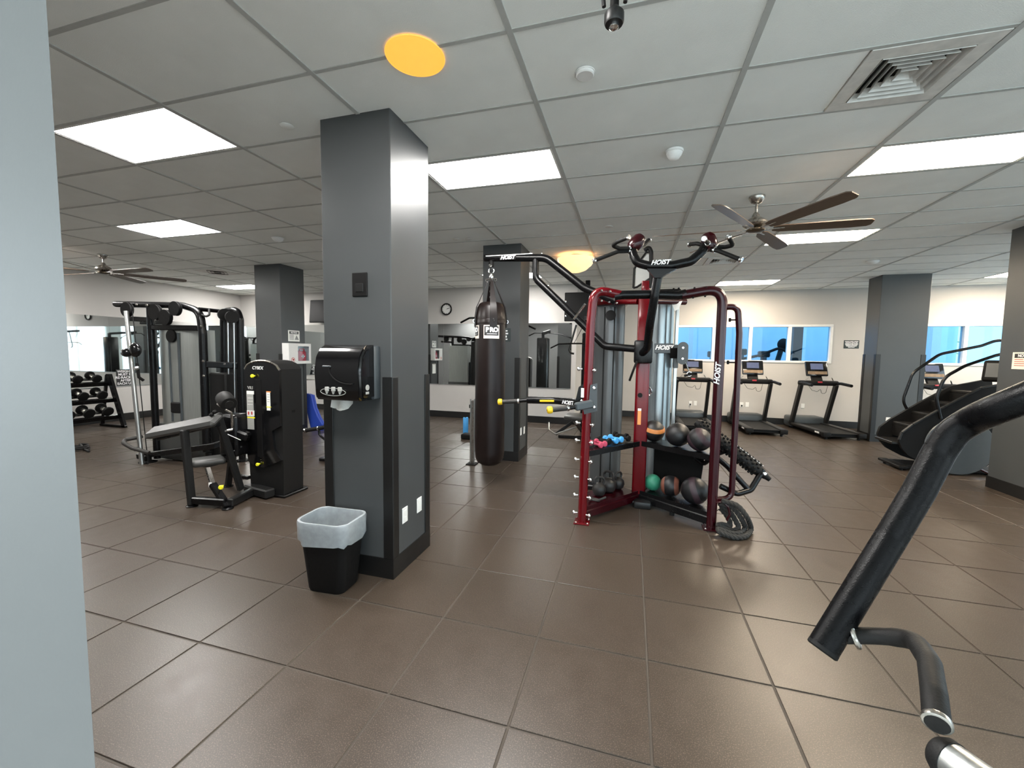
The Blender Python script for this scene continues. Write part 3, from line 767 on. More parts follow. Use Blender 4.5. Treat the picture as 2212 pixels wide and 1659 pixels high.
for px, py, lab in ((1315, 489, 'small grey sprinkler cap over the pull-up handles'), (985, 516, 'small grey sprinkler cap beside the near column, first of a pair'), (1012, 516, 'small grey sprinkler cap beside the near column, second of a pair'), (620, 272, 'faint round sprinkler cap on the ceiling beside the near column top')):
    p = at(px, py, Z=CEIL)
    t = thing('fire_sprinkler', lab, 'sprinkler', (p.x, p.y, CEIL), group='sprinkler caps')
    G().lathe([(.045, 0), (.045, -.004), (.038, -.008)], (p.x, p.y, CEIL - .001), seg=18).out('cap', DUST if px != 620 else CEIL_T, t)
    G().ring((p.x, p.y, CEIL - .003), (0, 0, 1), .047, .003, 18, 6).out('rim', DUST if px != 620 else CEIL_T, t)
# sprinkler head hanging into the top of the view
p = at(1326, 60, Y=1.75); sx, sy, sz = p.x, p.y, p.z
t = thing('fire_sprinkler', 'dark metal sprinkler head hanging down at the top of the photo', 'sprinkler', (sx, sy, CEIL))
G().lathe([(.06, 0), (.058, -.01), (.03, -.02)], (sx, sy, CEIL - .002), seg=20).out('escutcheon', NICKEL, t)
G().cyl((sx, sy, CEIL), (sx, sy, sz + .06), .017).out('pipe', BLKM, t)
for s in (-1, 1): G().tube([(sx + s * .012, sy, sz + .16), (sx + s * .045, sy, sz + .13), (sx + s * .040, sy, sz + .085)], .008, 8, .02).out('frame_arm', CHAR, t)
G().lathe([(.016, .075), (.03, .06), (.038, .05), (.038, .02), (.034, .012), (.02, .010)], (sx, sy, sz), seg=20).out('cup', CHAR, t)
G().lathe([(.019, .012), (.019, .0), (.012, -.006), (.005, -.008)], (sx, sy, sz), seg=16).out('nozzle', CHROME, t)
# amber lamp reflection from the glass, added as a glowing ceiling disc
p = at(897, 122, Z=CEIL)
t = thing('amber_lamp_reflection', 'round amber lamp reflection built as a glowing disc in front of the near column', 'ceiling light', (p.x, p.y, CEIL))
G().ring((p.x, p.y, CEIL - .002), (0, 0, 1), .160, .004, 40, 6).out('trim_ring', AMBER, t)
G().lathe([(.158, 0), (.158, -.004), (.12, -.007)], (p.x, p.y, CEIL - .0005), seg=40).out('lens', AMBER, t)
# lamp reflected in the glass, added here as a glowing bowl
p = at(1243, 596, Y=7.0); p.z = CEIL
t = thing('bowl_lamp_reflection', 'warm lamp reflection built as a glowing bowl on a bronze mount by the bag boom', 'ceiling light', tuple(p))
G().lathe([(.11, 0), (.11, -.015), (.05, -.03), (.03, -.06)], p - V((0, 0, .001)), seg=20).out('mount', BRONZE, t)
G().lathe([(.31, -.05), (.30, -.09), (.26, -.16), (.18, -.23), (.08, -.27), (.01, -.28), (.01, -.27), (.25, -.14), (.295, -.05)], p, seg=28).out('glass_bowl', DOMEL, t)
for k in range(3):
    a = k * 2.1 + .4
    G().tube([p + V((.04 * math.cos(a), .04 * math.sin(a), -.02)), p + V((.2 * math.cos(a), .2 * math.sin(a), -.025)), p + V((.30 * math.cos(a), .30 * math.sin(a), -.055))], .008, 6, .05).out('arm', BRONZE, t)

# air vents
def vent(i, k, lab):
    x0 = CX + i * CW + CW / 2 + .004; y0 = CY + k * CD + .014; s = CD - .028; z = CEIL
    t = thing('ceiling_vent', lab, 'vent', (x0 + s / 2, y0 + s / 2, z), group='square ceiling vents')
    cx, cy = x0 + s / 2, y0 + s / 2
    q = G()
    R0, R1 = s / 2, s / 2 - .085
    for a, b in (((-R0, -R0), (R0, -R1)), ((-R0, R1), (R0, R0)), ((-R0, -R1), (-R1, R1)), ((R1, -R1), (R0, R1))):
        q.box((cx + a[0], cy + a[1], z - .004), (cx + b[0], cy + b[1], z + .012), .001)
    q.out('face_plate', DUST, t)
    q = G().box((cx - R1 - .01, cy - R1 - .01, z + .10), (cx + R1 + .01, cy + R1 + .01, z + .11))
    for a, b in (((-1, -1), (1, -1)), ((-1, 1), (1, 1)), ((-1, -1), (-1, 1)), ((1, -1), (1, 1))):
        q.box((cx + min(a[0], b[0]) * R1 - .006, cy + min(a[1], b[1]) * R1 - .006, z + .012), (cx + max(a[0], b[0]) * R1 + .006, cy + max(a[1], b[1]) * R1 + .006, z + .10))
    q.out('duct', DARKV, t)
    n = 5
    for m in range(n):
        r = R1 - .004 - m * .040; dz = .0 + m * .003
        q = G(); w = .015
        # louvre ring: sloping square funnel
        lo = [V((cx + sx * r, cy + sy * r, z - .008 + dz)) for sx, sy in ((-1, -1), (1, -1), (1, 1), (-1, 1))]
        hi = [V((cx + sx * (r - w), cy + sy * (r - w), z + .034 + dz)) for sx, sy in ((-1, -1), (1, -1), (1, 1), (-1, 1))]
        h2 = [p + V((0, 0, .003)) for p in hi]; l2 = [p + V((0, 0, .004)) for p in lo]
        q.loft([lo, hi, h2, l2, lo], (False, False)); bmesh.ops.remove_doubles(q.bm, verts=q.bm.verts[:], dist=1e-5)
        q.out('louvre', DUST, t, smooth=0)
vent(2, 1, 'large square air vent with concentric louvres near the photo corner')
vent(2, 9, 'far square air vent behind the pull-up handles')
p = at(470, 588, Z=CEIL)
t = thing('ceiling_vent', 'far flat air vent on the ceiling by the first-aid column', 'vent', (p.x, p.y, CEIL), group='square ceiling vents')
G().box((p.x - .3, p.y - .3, CEIL - .006), (p.x + .3, p.y + .3, CEIL - .001), .002).out('face_plate', DUST, t)
for k in range(3): G().ring((p.x, p.y, CEIL - .008), (0, 0, 1), .24 - k * .08, .006, 4, 4).out('louvre', CHAR, t, smooth=0)

# ceiling fans
def make_fan(x, y, zh, lab, a0, nb=6, L=1.0):
    t = thing('ceiling_fan', lab, 'ceiling fan', (x, y, CEIL))
    G().lathe([(.075, 0), (.075, -.012), (.068, -.03), (.05, -.06), (.022, -.075)], (x, y, CEIL - .001), seg=24).out('canopy', NICKEL, t)
    G().cyl((x, y, CEIL - .07), (x, y, zh + .12), .0135).out('downrod', NICKEL, t)
    G().lathe([(.02, .15), (.032, .13), (.04, .105), (.085, .075), (.115, .05), (.12, .03), (.105, .012), (.05, .0)], (x, y, zh + .02), seg=28).out('motor_housing', NICKEL, t)
    G().lathe([(.05, .02), (.085, .0), (.085, -.012), (.05, -.025), (.01, -.028)], (x, y, zh), seg=24).out('hub', BRONZE, t)
    for k in range(nb):
        a = a0 + k * 2 * PI / nb
        d = V((math.cos(a), math.sin(a), 0)); s = V((-math.sin(a), math.cos(a), 0)); c = V((x, y, zh - .004))
        def P(r, w, tz=.0): return c + d * r + s * w + V((0, 0, -w * .26 + tz))
        b = G()
        G_ = [(.16, .035), (.22, .055), (.5, .062), (.85, .066), (.97, .058), (1.0, .035)]
        lo = [P(r * L, w, 0) for r, w in G_] + [P(r * L, -w, 0) for r, w in G_[::-1]]
        hi = [p + V((0, 0, .009)) for p in lo]
        b.loft([lo, hi]); b.out('blade', WOODB, t)
        br = G().beam(c + d * .06, c + d * .26 + V((0, 0, .004)), .035, .006)
        br.out('blade_iron', NICKEL, t)
    return t
make_fan(1.18, 4.87, 2.965, 'brushed nickel ceiling fan with dark blades near the warm light panels', math.radians(-61))
p = at(222, 550, Z=CEIL)
make_fan(p.x, p.y, 2.99, 'far ceiling fan over the mirror wall', math.radians(0), 6, 1.15)

# ================================================================ FREE-STANDING MACHINES
# ---- treadmills
def make_treadmill():
    t = thing('treadmill', '', 'treadmill', (0, 0, 0), 0, 'treadmills along the window wall')
    G().box((-.33, .06, .05), (.33, 1.55, .125), .012).out('deck', BLKM, t)
    b = G().box((-.26, .02, .118), (.26, 1.42, .130), .004).out('belt', RUB, t)
    for s in (-1, 1):
        r = G().box((s * .325 - .07, .03, .09), (s * .325 + .07, 1.45, .155), .02, None, 2).out('side_rail', CHAR, t)
        G().box((s * .325 - .074, -.01, .05), (s * .325 + .074, .10, .152), .018, None, 2).out('end_cap', BLKM, t)
        G().cyl((s * .30, .08, 0), (s * .30, .08, .06), .022).out('foot', BLKM, t)
        G().cyl((s * .30, 1.5, 0), (s * .30, 1.5, .07), .03).out('foot', BLKM, t)
        G().beam((s * .36, 1.36, .08), (s * .36, 1.02, 1.08), .07, .13, .02, up=(0, 1, 0)).out('upright', CHAR, t)
        h = G().tube([(s * .37, 1.04, 1.09), (s * .385, .9, 1.10), (s * .385, .55, 1.075)], .032, 10, .06).out('handrail', BLKM, t)
        G().beam((s * .30, 1.02, 1.13), (s * .235, .98, 1.225), .022, .012, .003).out('device_holder', NICKEL, t)
    G().box((-.36, 1.34, .03), (.36, 1.74, .28), .05, None, 3).out('motor_hood', GREYP, t)
    G().box((-.40, .98, 1.04), (.40, 1.12, 1.15), .035, None, 3).out('cross_beam', BLKM, t)
    G().box((-.045, .965, 1.105), (.045, .985, 1.135), .004).out('stop_button', REDAED, t)
    G().beam((0, 1.08, 1.12), (0, 1.16, 1.26), .22, .05, .01).out('console_neck', BLKM, t)
    M = Matrix.Translation((0, 1.16, 1.41)) @ Matrix.Rotation(-.32, 4, 'X')
    c = G().box((-.225, -.03, -.17), (.225, .03, .17), .02, M, 2).out('console', BLKG, t)
    G().box((-.13, -.0335, -.02), (.13, -.029, .12), .002, M).out('screen', SCREEN, c)
    G().box((-.20, -.034, -.135), (.20, -.029, -.065), .002, M).out('console_tray', BARK, c)
    G().tube([(-.2, 1.05, 1.05), (-.12, 1.05, .93), (.0, 1.05, .90), (.06, 1.05, .97), (.08, 1.05, .86), (.17, 1.05, .87), (.2, 1.05, 1.05)], .004, 5, .05).out('cable', BLKM, t)
    text('MATRIX', .045, (-.4005, .22, .115), (0, -1, 0), (0, 0, 1), INKW, t, bold=.001)
    return t
tm = make_treadmill()
tml = ['treadmill nearest the dark column, its whole deck in view', 'middle treadmill, seen just past the red frame upright', 'farthest treadmill, half behind the silver stack cover', 'treadmill behind the stair climber and the grey column']
tms = ((4.20, 9.80, .13), (2.80, 9.78, .04), (1.45, 9.8, .0), (6.28, 9.80, .10))
tm.location = (tms[0][0], tms[0][1], 0); tm.rotation_euler = (0, 0, tms[0][2]); tm['label'] = tml[0]
for k in (1, 2, 3): dup(tm, (tms[k][0], tms[k][1], 0), tms[k][2], tml[k])

# ---- stair climber
YN, YFAR = 7.40, 8.0
sc = thing('stair_climber', 'black stair climber machine with curved handrails and a round side cover', 'exercise machine', (4.6, 7.7, 0))
def sp(x, y, Y=YN): return at(x, y, Y=Y)
outl = [(1942, 952), (1948, 936), (1972, 918), (2040, 880), (2118, 840), (2158, 833), (2215, 822), (2230, 985), (2160, 990), (2112, 1018), (2060, 1024), (2000, 1004), (1962, 984), (1948, 968)]
nearp = [sp(x, y) for x, y in outl]
G().prism(nearp, (0, .05, 0)).out('side_panel', BLKM, sc)
G().prism([p + V((0, .55, 0)) for p in nearp], (0, .05, 0)).out('side_panel', BLKM, sc)
for a, b in ((0, 1), (1, 2), (2, 3), (3, 4), (4, 5), (5, 6)):
    G().beam(nearp[a] + V((0, .0, .01)), nearp[b] + V((0, .0, .01)), .035, .03, .006).out('edge_trim', CHAR, sc)
for k in range(4):
    p = nearp[2] + (nearp[4] - nearp[2]) * (k / 3.2) + V((.03, 0, -.02))
    G().box((p.x, YN + .05, p.z - .04), (p.x + .26, YN + .55, p.z), .008).out('step', RUB, sc)
    G().box((p.x + .0, YN + .05, p.z - .22), (p.x + .02, YN + .55, p.z - .04)).out('riser', BLKM, sc)
c = sp(2072, 965, YN - .01)
G().lathe([(.23, -.012), (.40, -.012), (.41, 0), (.40, .012), (.23, .012)], c, (0, 1, 0), 36).out('round_cover_ring', GREYP, sc)
G().lathe([(.235, -.008), (.235, .008)], c, (0, 1, 0), 30).out('round_cover', CHAR, sc)
for r in (.05, .10, .15):
    for k in range(int(r * 120)):
        a = k * 2 * PI / int(r * 120)
        G().lathe([(.008, -.003), (.008, .001)], c + V((r * math.cos(a), -.008, r * math.sin(a))), (0, 1, 0), 6).out('vent_hole', LABG, sc)
a = sp(1930, 958); G().box((a.x, YN + .05, a.z - .02), (a.x + .30, YN + .5, a.z + .02), .008).out('entry_step', CHAR, sc)
a = sp(1945, 997); G().box((a.x, YN + .02, .03), (a.x + .12, YN + .58, .07), .008).out('front_foot', BLKM, sc)
for y in (YN + .08, YN + .5): G().cyl((a.x + .06, y, 0), (a.x + .06, y, .035), .02).out('levelling_foot', BLKM, sc)
G().beam((a.x + .1, YN + .3, .05), (5.5, YN + .3, .05), .4, .05, .01).out('base_frame', BLKM, sc)
G().tube([sp(2110, 1010), sp(2130, 1020), sp(2160, 1032), sp(2205, 1030)], .016, 8, .1).out('cable', REDD, sc)
G().tube([sp(1975, 916, YFAR), sp(1950, 865, YFAR), sp(1972, 805, YFAR), sp(2030, 765, YFAR), sp(2120, 747, YFAR), sp(2150, 736, YFAR), sp(2220, 733, YFAR)], .021, 12, .25).out('handrail', BLK, sc)
G().tube([sp(2032, 905), sp(2022, 860), sp(2040, 815), sp(2085, 790), sp(2150, 768), sp(2225, 752)], .021, 12, .25).out('handrail', BLK, sc)
a = sp(2160, 802, 7.7)
M = Matrix.Translation(a) @ Matrix.Rotation(.75, 4, 'Z') @ Matrix.Rotation(.2, 4, 'Y')
con = G().box((-.04, -.17, -.16), (.04, .17, .16), .05, M, 3).out('console', BLKM, sc)
G().box((-.045, -.13, -.10), (-.039, .13, .11), .002, M).out('screen', GREYP, con)
G().tube([a + V((.04, 0, -.1)), V((a.x + .1, a.y, 1.1))], .05, 10).out('console_post', BLKM, sc)

# ---- foreground machine arm (right)
fa = thing('press_machine', 'black textured machine arm with hand grips close to the camera', 'exercise machine', (.62, .52, 0))
arm = [at(1777, 1402, D=.70), at(1924, 1162, D=.72), at(1985, 1060, D=.72), at(2028, 977, D=.72), at(2058, 933, D=.71), at(2100, 907, D=.69), at(2145, 887, D=.65), at(2212, 861, D=.62), at(2420, 775, D=.55)]
arm = fillet(arm, .06, 4)
G().tube(arm, .0224, 28).out('press_arm', BLKTEX, fa)
e0 = arm[0]; dd = (arm[0] - arm[1]).normalized()
G().lathe([(.0226, -.004), (.0226, .002), (.020, .004)], e0, dd, 28).out('end_cap', BLKM, fa)
rp = at(1843, 1373, D=.70)
rdir = (at(1960, 1372, D=.69) - rp).normalized()
G().ring(at(1846, 1373, D=.69), rdir + (CO - rp).normalized() * .5, .0165, .0042, 24, 8).out('collar', NICKEL, fa)
gp = [at(1800, 1373, D=.70), at(1890, 1373, D=.68), at(1975, 1380, D=.64), at(2008, 1430, D=.58), at(2018, 1500, D=.53), at(2024, 1562, D=.50)]
G().tube(fillet(gp, .05, 6), [.0125] * 8 + [.0135] * 60, 20).out('grip', RUB, fa)
gd = (gp[-1] - gp[-2]).normalized()
G().lathe([(.0138, -.006), (.0146, -.004), (.0146, .001), (.0125, .002)], gp[-1], gd, 20).out('grip_end', NICKEL, fa)
G().lathe([(.0118, 0), (.0118, .0026)], gp[-1], gd, 20).out('grip_end_plug', RUB, fa)
q0 = at(2047, 1640, D=.50); q1 = at(2190, 1745, D=.44)
G().cyl(q0, q1, .0225, seg=24).out('lower_grip', STEEL, fa)
qd = (q1 - q0).normalized()
G().lathe([(.010, -.012), (.019, -.010), (.0235, -.003), (.0235, .006)], q0, qd, 24).out('lower_grip_cap', RUB, fa)
px_ = .66
G().beam((px_, .56, .03), (px_, .56, arm[-1].z + .05), .07, .07, .01).out('post', BLK, fa)
G().tube([arm[-1], V((px_, .56, arm[-1].z))], .0245, 16).out('arm_joint', BLK, fa)
G().tube([q1, V((px_ - .05, .50, q1.z - .1)), V((px_, .56, q1.z - .1))], .0225, 16, .04).out('lower_arm', STEEL, fa)
G().box((px_ - .2, .48, 0), (px_ + .2, .64, .035), .008).out('foot_plate', BLK, fa)

# ================================================================ THE TRAINING RIG
rig = thing('training_rig', 'big red and black cable training rig with trays in the middle of the gym', 'exercise machine', (.15, 4.6, 0))
YA, YB, YC = 4.03, 4.26, 4.80
A0 = at(1257, 1124, Y=YA); A0.z = 0; A1 = at(1276, 700, Y=YA); A2 = at(1283, 625, Y=YA); A3 = at(1340, 637, Y=4.13)
B0 = at(1536, 1138, Y=YB); B0.z = 0; B1 = at(1558, 700, Y=YB); B2 = at(1562, 622, Y=YB); B3 = at(1472, 638, Y=4.22)
C0 = V((.125, YC, 0))
# uprights
u = G().tube(fillet([A0 + V((0, 0, .01)), A1, A2, A3], .16, 8), .043, 18).out('upright', RED, rig)
for n, (P0, P1) in (('foot_plate', (A0, None)), ('foot_plate', (B0, None))):
    G().box((P0.x - .075, P0.y - .075, 0), (P0.x + .075, P0.y + .075, .014), .003).out(n, RED if P0 is A0 else REDD, rig)
    for sx in (-1, 1):
        for sy in (-1, 1): G().lathe([(.012, 0), (.012, .008), (.008, .012)], (P0.x + sx * .057, P0.y + sy * .057, .013), seg=8).out('bolt', CHROME, rig)
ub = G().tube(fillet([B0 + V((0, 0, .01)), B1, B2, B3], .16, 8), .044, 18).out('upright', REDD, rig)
# pegs on the left upright
for k, y in enumerate((797, 914, 952, 993, 1031, 1070, 1108)):
    p = at(1271 - (y - 700) * .035, y, Y=YA)
    for s in (-1, 1):
        q = p + V((s * .043, -.01 * (s > 0), -.012 * (s > 0)))
        G().lathe([(.010, 0), (.010, .022), (.019, .024), (.021, .034), (.017, .046), (.006, .05)], q, (s, -.15, 0), 12).out('band_peg', CHROME, rig)
# outrigger tube on the right upright, with pegs
G().tube(fillet([at(1558, 664, Y=YB), at(1594, 662, Y=4.29), at(1597, 720, Y=4.30), at(1589, 900, Y=4.30), at(1580, 1076, Y=4.30), at(1544, 1080, Y=YB)], .10, 7), .028, 14).out('outrigger', REDD, rig)
for y in (691, 783):
    p = at(1592 - (y - 690) * .045, y, Y=4.30)
    G().lathe([(.007, 0), (.007, .05), (.018, .052), (.018, .068), (.008, .07)], p, (-1, 0, 0), 10).out('band_peg', BLKM, rig)
# rope hook
G().tube([at(1545, 1086, Y=4.24), at(1562, 1084, Y=4.2), at(1574, 1096, Y=4.2), at(1577, 1112, Y=4.2), at(1570, 1124, Y=4.2)], .010, 8, .03).out('rope_hook', REDD, rig)
# centre column
G().box((C0.x - .072, YC - .065, 0), (C0.x + .072, YC + .065, 2.30), .02, None, 3).out('centre_column', RED, rig)
G().box((C0.x - .045, YC - .04, 2.30), (C0.x + .045, YC + .04, 2.47), .012, None, 2).out('column_head', RED, rig)
G().lathe([(.026, 0), (.026, .012)], (C0.x - .02, YC - .066, at(1371, 852, Y=YC).z), (0, -1, 0), 16).out('column_slot', BLKM, rig)
a = at(1381, 900, Y=YC - .067)
G().box((a.x - .018, YC - .068, a.z - .09), (a.x + .018, YC - .064, a.z + .09), .001).out('warning_label', LABO, rig)
G().box((a.x - .018, YC - .069, a.z + .065), (a.x + .018, YC - .0645, a.z + .09), .001).out('warning_label_head', PAPER, rig)
# chrome cable cleat on the column's right side
a = at(1396, 845, Y=YC - .03)
G().ring(a, (0, 1, 0), .055, .010, 18, 8).out('cleat', CHROME, rig); G().box((a.x - .05, a.y - .02, a.z - .05), (a.x - .02, a.y + .02, a.z + .05), .006).out('cleat_plate', CHROME, rig)
# crossbar
G().tube([at(1326, 640, Y=4.11), at(1345, 637, Y=4.13), at(1410, 636, Y=4.18), at(1465, 638, Y=4.22), at(1482, 634, Y=4.22)], .042, 16).out('crossbar', BLK, rig)
for px, py, Y in ((1300, 628, 4.0), (1318, 630, 4.02), (1300, 650, 4.02), (1316, 653, 4.02), (1332, 655, 4.04), (1455, 625, 4.17), (1466, 624, 4.17), (1500, 623, 4.2), (1525, 622, 4.22), (1497, 643, 4.2), (1523, 640, 4.2)):
    G().lathe([(.010, 0), (.010, .010), (.006, .014)], at(px, py, Y=Y), (0, -1, .3), 8).out('bolt', CHROME if px < 1440 else BLKM, rig)
# beams to the stacks
G().tube([at(1300, 652, Y=5.1), at(1378, 651, Y=4.84)], .036, 12).out('stack_beam', RED, rig)
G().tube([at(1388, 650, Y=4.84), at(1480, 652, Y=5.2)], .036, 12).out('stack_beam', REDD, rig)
# weight stacks
def shroud(x0, x1, y, z0, z1, m, name):
    n = 14; lo = []
    for k in range(n + 1):
        u = k / n; lo.append((x0 + (x1 - x0) * u, y - .075 * math.sin(PI * u) ** .6))
    poly = [V((x, yy, z0)) for x, yy in lo] + [V((x1, y + .16, z0)), V((x0, y + .16, z0))]
    return G().prism(poly, (0, 0, z1 - z0)).out(name, m, rig, smooth=30)
a = at(1284, 660, Y=5.2); b = at(1351, 660, Y=5.2)
shroud(a.x, b.x, 5.2, .06, a.z - .01, SHRG, 'stack_cover')
for f in (.36, .68): G().box((a.x + (b.x - a.x) * f - .006, 5.115, .08), (a.x + (b.x - a.x) * f + .006, 5.135, a.z - .03), .002).out('cover_rib', BLKM, rig)
G().box((a.x - .03, 5.05, a.z - .01), (b.x + .03, 5.36, a.z + .15), .04, None, 3).out('stack_cap', RED, rig)
G().box((a.x - .03, 5.05, 0), (b.x + .03, 5.38, .06), .01).out('stack_foot', BLK, rig)
G().lathe([(.06, 0), (.06, .03), (.02, .035)], ((a.x + b.x) / 2 + .02, 5.115, a.z - .13), (0, -1, 0), 18).out('pulley', BLKM, rig)
c = at(1406, 645, Y=5.3); d = at(1458, 645, Y=5.3)
shroud(c.x, d.x, 5.3, .06, c.z - .03, SHRS, 'stack_cover')
for f in (.34, .66): G().box((c.x + (d.x - c.x) * f - .006, 5.215, .08), (c.x + (d.x - c.x) * f + .006, 5.235, c.z - .05), .002).out('cover_rib', GREYP, rig)
G().box((c.x - .03, 5.15, c.z - .03), (d.x + .06, 5.46, c.z + .09), .03, None, 3).out('stack_cap', BLK, rig)
G().box((c.x - .03, 5.15, 0), (d.x + .06, 5.48, .06), .01).out('stack_foot', BLK, rig)
G().prism([at(1450, 655, Y=5.1), at(1474, 650, Y=5.1), at(1466, 668, Y=5.1), at(1458, 672, Y=5.1)], (0, .012, 0)).out('gusset', WHITE, rig)
G().box((d.x + .008, 5.2, .06), (d.x + .045, 5.26, c.z - .03), .006).out('guide_rail', STEEL, rig)
G().box((d.x + .002, 5.17, at(1460, 795, Y=5.2).z), (d.x + .055, 5.28, at(1460, 745, Y=5.2).z), .006).out('pulley_carriage', GREYP, rig)
# HOIST plate
p = at(1434, 753, Y=5.20)
G().box((p.x - .105, 5.185, p.z - .055), (p.x + .105, 5.215, p.z + .06), .004).out('name_plate', GREYP, rig)
text('HOIST', .070, (p.x, 5.183, p.z + .01), (1, 0, 0), (0, 0, 1), INKW, rig, .35, bold=.003)
# adjustable double pulley
p = at(1475, 763, Y=5.05)
pul = G().prism([p + V((.058 * math.cos(a) * (1), 0, .058 * math.sin(a) + (.07 if math.sin(a) > 0 else -.07))) for a in [k * 2 * PI / 24 for k in range(24)]], (0, .012, 0)).out('pulley_plate', GREYP, rig)
for s in (-1, 1): G().lathe([(.012, 0), (.012, .01)], p + V((0, -.001, s * .062)), (0, -1, 0), 10).out('axle_bolt', CHROME, pul)
G().lathe([(.05, .012), (.05, .04)], p + V((0, 0, -.07)), (0, 1, 0), 20).out('wheel', BLKM, pul)
G().beam(p + V((-.05, .03, .0)), p + V((-.12, .12, .0)), .02, .12, .004).out('bracket', BLKM, pul)
G().tube([at(1481, 783, Y=5.05), at(1489, 803, Y=5.05)], .006, 8).out('cable', CHROME, rig)
G().ring(at(1489, 808, Y=5.05), (0, 1, 0), .025, .006, 14, 6).out('carabiner', CHROME, rig)
G().tube([at(1478, 812, Y=5.05), at(1500, 806, Y=5.05)], .014, 10).out('cable_stop', BLKM, rig)
# instruction placard with its loop
fr = [at(1368, 622, Y=4.9), at(1370, 580, Y=4.9), at(1396, 545, Y=4.9), at(1406, 545, Y=4.9), at(1406, 600, Y=4.9), at(1376, 620, Y=4.9), at(1368, 622, Y=4.9)]
G().tube(fr, .012, 8).out('placard_frame', BLKM, rig)
G().prism([fr[0] + V((.02, 0, .01)), fr[1] + V((.02, 0, 0)), fr[2] + V((.01, 0, -.02)), fr[3] + V((-.02, 0, -.02)), fr[4] + V((-.02, 0, 0))], (0, .006, 0)).out('placard', LABG, rig)
G().tube([at(1392, 541, Y=4.6), at(1402, 534, Y=4.6), at(1407, 545, Y=4.6), at(1407, 622, Y=4.6)], .022, 10, .05).out('rope_loop_bar', BLKM, rig)
# bag boom
G().tube(fillet([at(1047, 557, Y=4.9), at(1180, 557, Y=4.9), at(1262, 622, Y=4.88), at(1330, 650, Y=4.85)], .22, 8), .045, 16).out('boom', BLK, rig)
a = at(1049, 553, Y=4.85); b = at(1150, 553, Y=4.85)
G().box((a.x, 4.852, a.z - .005), (b.x, 4.858, a.z + .005), .001).out('boom_stripe', INKW, rig)
p = at(1096, 556, Y=4.848)
G().box((p.x - .10, 4.8515, p.z - .028), (p.x + .10, 4.8535, p.z + .028), .004).out('boom_decal', BLKM, rig)
text('HOIST', .062, (p.x, 4.850, p.z), (1, 0, 0), (0, 0, 1), INKW, rig, .35, bold=.003)
G().tube(fillet([at(1157, 560, Y=4.9), at(1157, 602, Y=4.9), at(1258, 700, Y=4.86), at(1306, 748, Y=4.8), at(1390, 755, Y=4.75)], .12, 7), .041, 16).out('boom_brace', BLK, rig)
for px, py in ((1146, 548), (1170, 548), (1222, 653), (1184, 618), (1222, 684)): G().lathe([(.010, 0), (.010, .012), (.006, .018)], at(px, py, Y=4.86), (0, -.3, 1), 8).out('bolt', CHROME, rig)
# loose chrome peg bar near the top left
G().tube([at(1240, 689, Y=4.2), at(1264, 657, Y=4.1)], .012, 10).out('peg_bar', CHROME, rig)
# yoke with pull-up grips
G().tube(fillet([at(1386, 764, Y=4.66), at(1398, 752, Y=4.5), at(1404, 700, Y=4.22), at(1414, 640, Y=4.12), at(1424, 582, Y=4.08)], .12, 6), .040, 16).out('yoke_stem', BLK, rig)
G().box((C0.x - .10, 4.62, at(1386, 785, Y=4.66).z), (C0.x + .09, 4.76, at(1386, 735, Y=4.66).z), .02, None, 2).out('yoke_bracket', BLK, rig)
yk = [at(1380, 512, Y=4.18), at(1366, 548, Y=4.12), at(1377, 568, Y=4.08), at(1400, 574, Y=4.06), at(1450, 574, Y=4.06), at(1492, 565, Y=4.08), at(1517, 543, Y=4.12), at(1533, 510, Y=4.18)]
G().tube(fillet(yk, .10, 6), .040, 18).out('yoke_bar', BLK, rig)
G().prism([at(1398, 580, Y=4.02), at(1462, 580, Y=4.02), at(1440, 592, Y=4.02), at(1428, 600, Y=4.02), at(1414, 600, Y=4.02), at(1408, 592, Y=4.02)], (0, .07, 0)).out('yoke_gusset', BLK, rig)
p = at(1426, 567, Y=4.018)
text('HOIST', .055, (p.x, 4.013, p.z), (1, 0, .0), (0, 0, 1), INKW, rig, .35, bold=.002)
for a, b in (((1367, 534, 4.14), (1386, 511, 4.16)), ((1536, 534, 4.14), (1528, 509, 4.16))):
    p = at(a[0], a[1], Y=a[2]); q = at(b[0], b[1], Y=b[2]); dd = (q - p)
    G().lathe([(.047, -.02), (.062, .0), (.066, .05), (.060, .10), (.04, .13), (.01, .14)], p, dd, 18).out('grip_shell', REDD, rig)
def grip(pts, e=True):
    P = [at(x, y, Y=Y) for x, y, Y in pts]
    G().tube(fillet(P, .05, 5), .0185, 12).out('pull_up_grip', RUB, rig)
    dd = (P[-1] - P[-2]).normalized()
    G().lathe([(.020, -.012), (.025, -.006), (.026, .006), (.020, .014), (.008, .014), (.007, .008)], P[-1], dd, 14).out('grip_cap', CHROME, rig)
    d0 = (P[1] - P[0]).normalized()
    G().lathe([(.021, -.008), (.026, -.004), (.026, .006), (.021, .010)], P[0] + d0 * .03, d0, 14).out('grip_collar', CHROME, rig)
grip([(1366, 536, 4.12), (1338, 537, 4.05), (1322, 530, 4.0), (1334, 522, 3.92), (1357, 513, 3.84)])
grip([(1366, 542, 4.12), (1336, 543, 4.08), (1284, 563, 4.0)])
grip([(1378, 530, 4.2), (1392, 528, 4.35), (1402, 518, 4.5)])
grip([(1540, 534, 4.12), (1566, 534, 4.08), (1583, 530, 4.0), (1580, 522, 3.95), (1573, 511, 3.9)])
grip([(1536, 540, 4.12), (1550, 541, 4.08), (1600, 561, 4.0)])
grip([(1528, 532, 4.15), (1505, 526, 4.2), (1490, 528, 4.3)])
grip([(1530, 527, 4.08), (1526, 522, 4.0), (1521, 516, 3.85)])
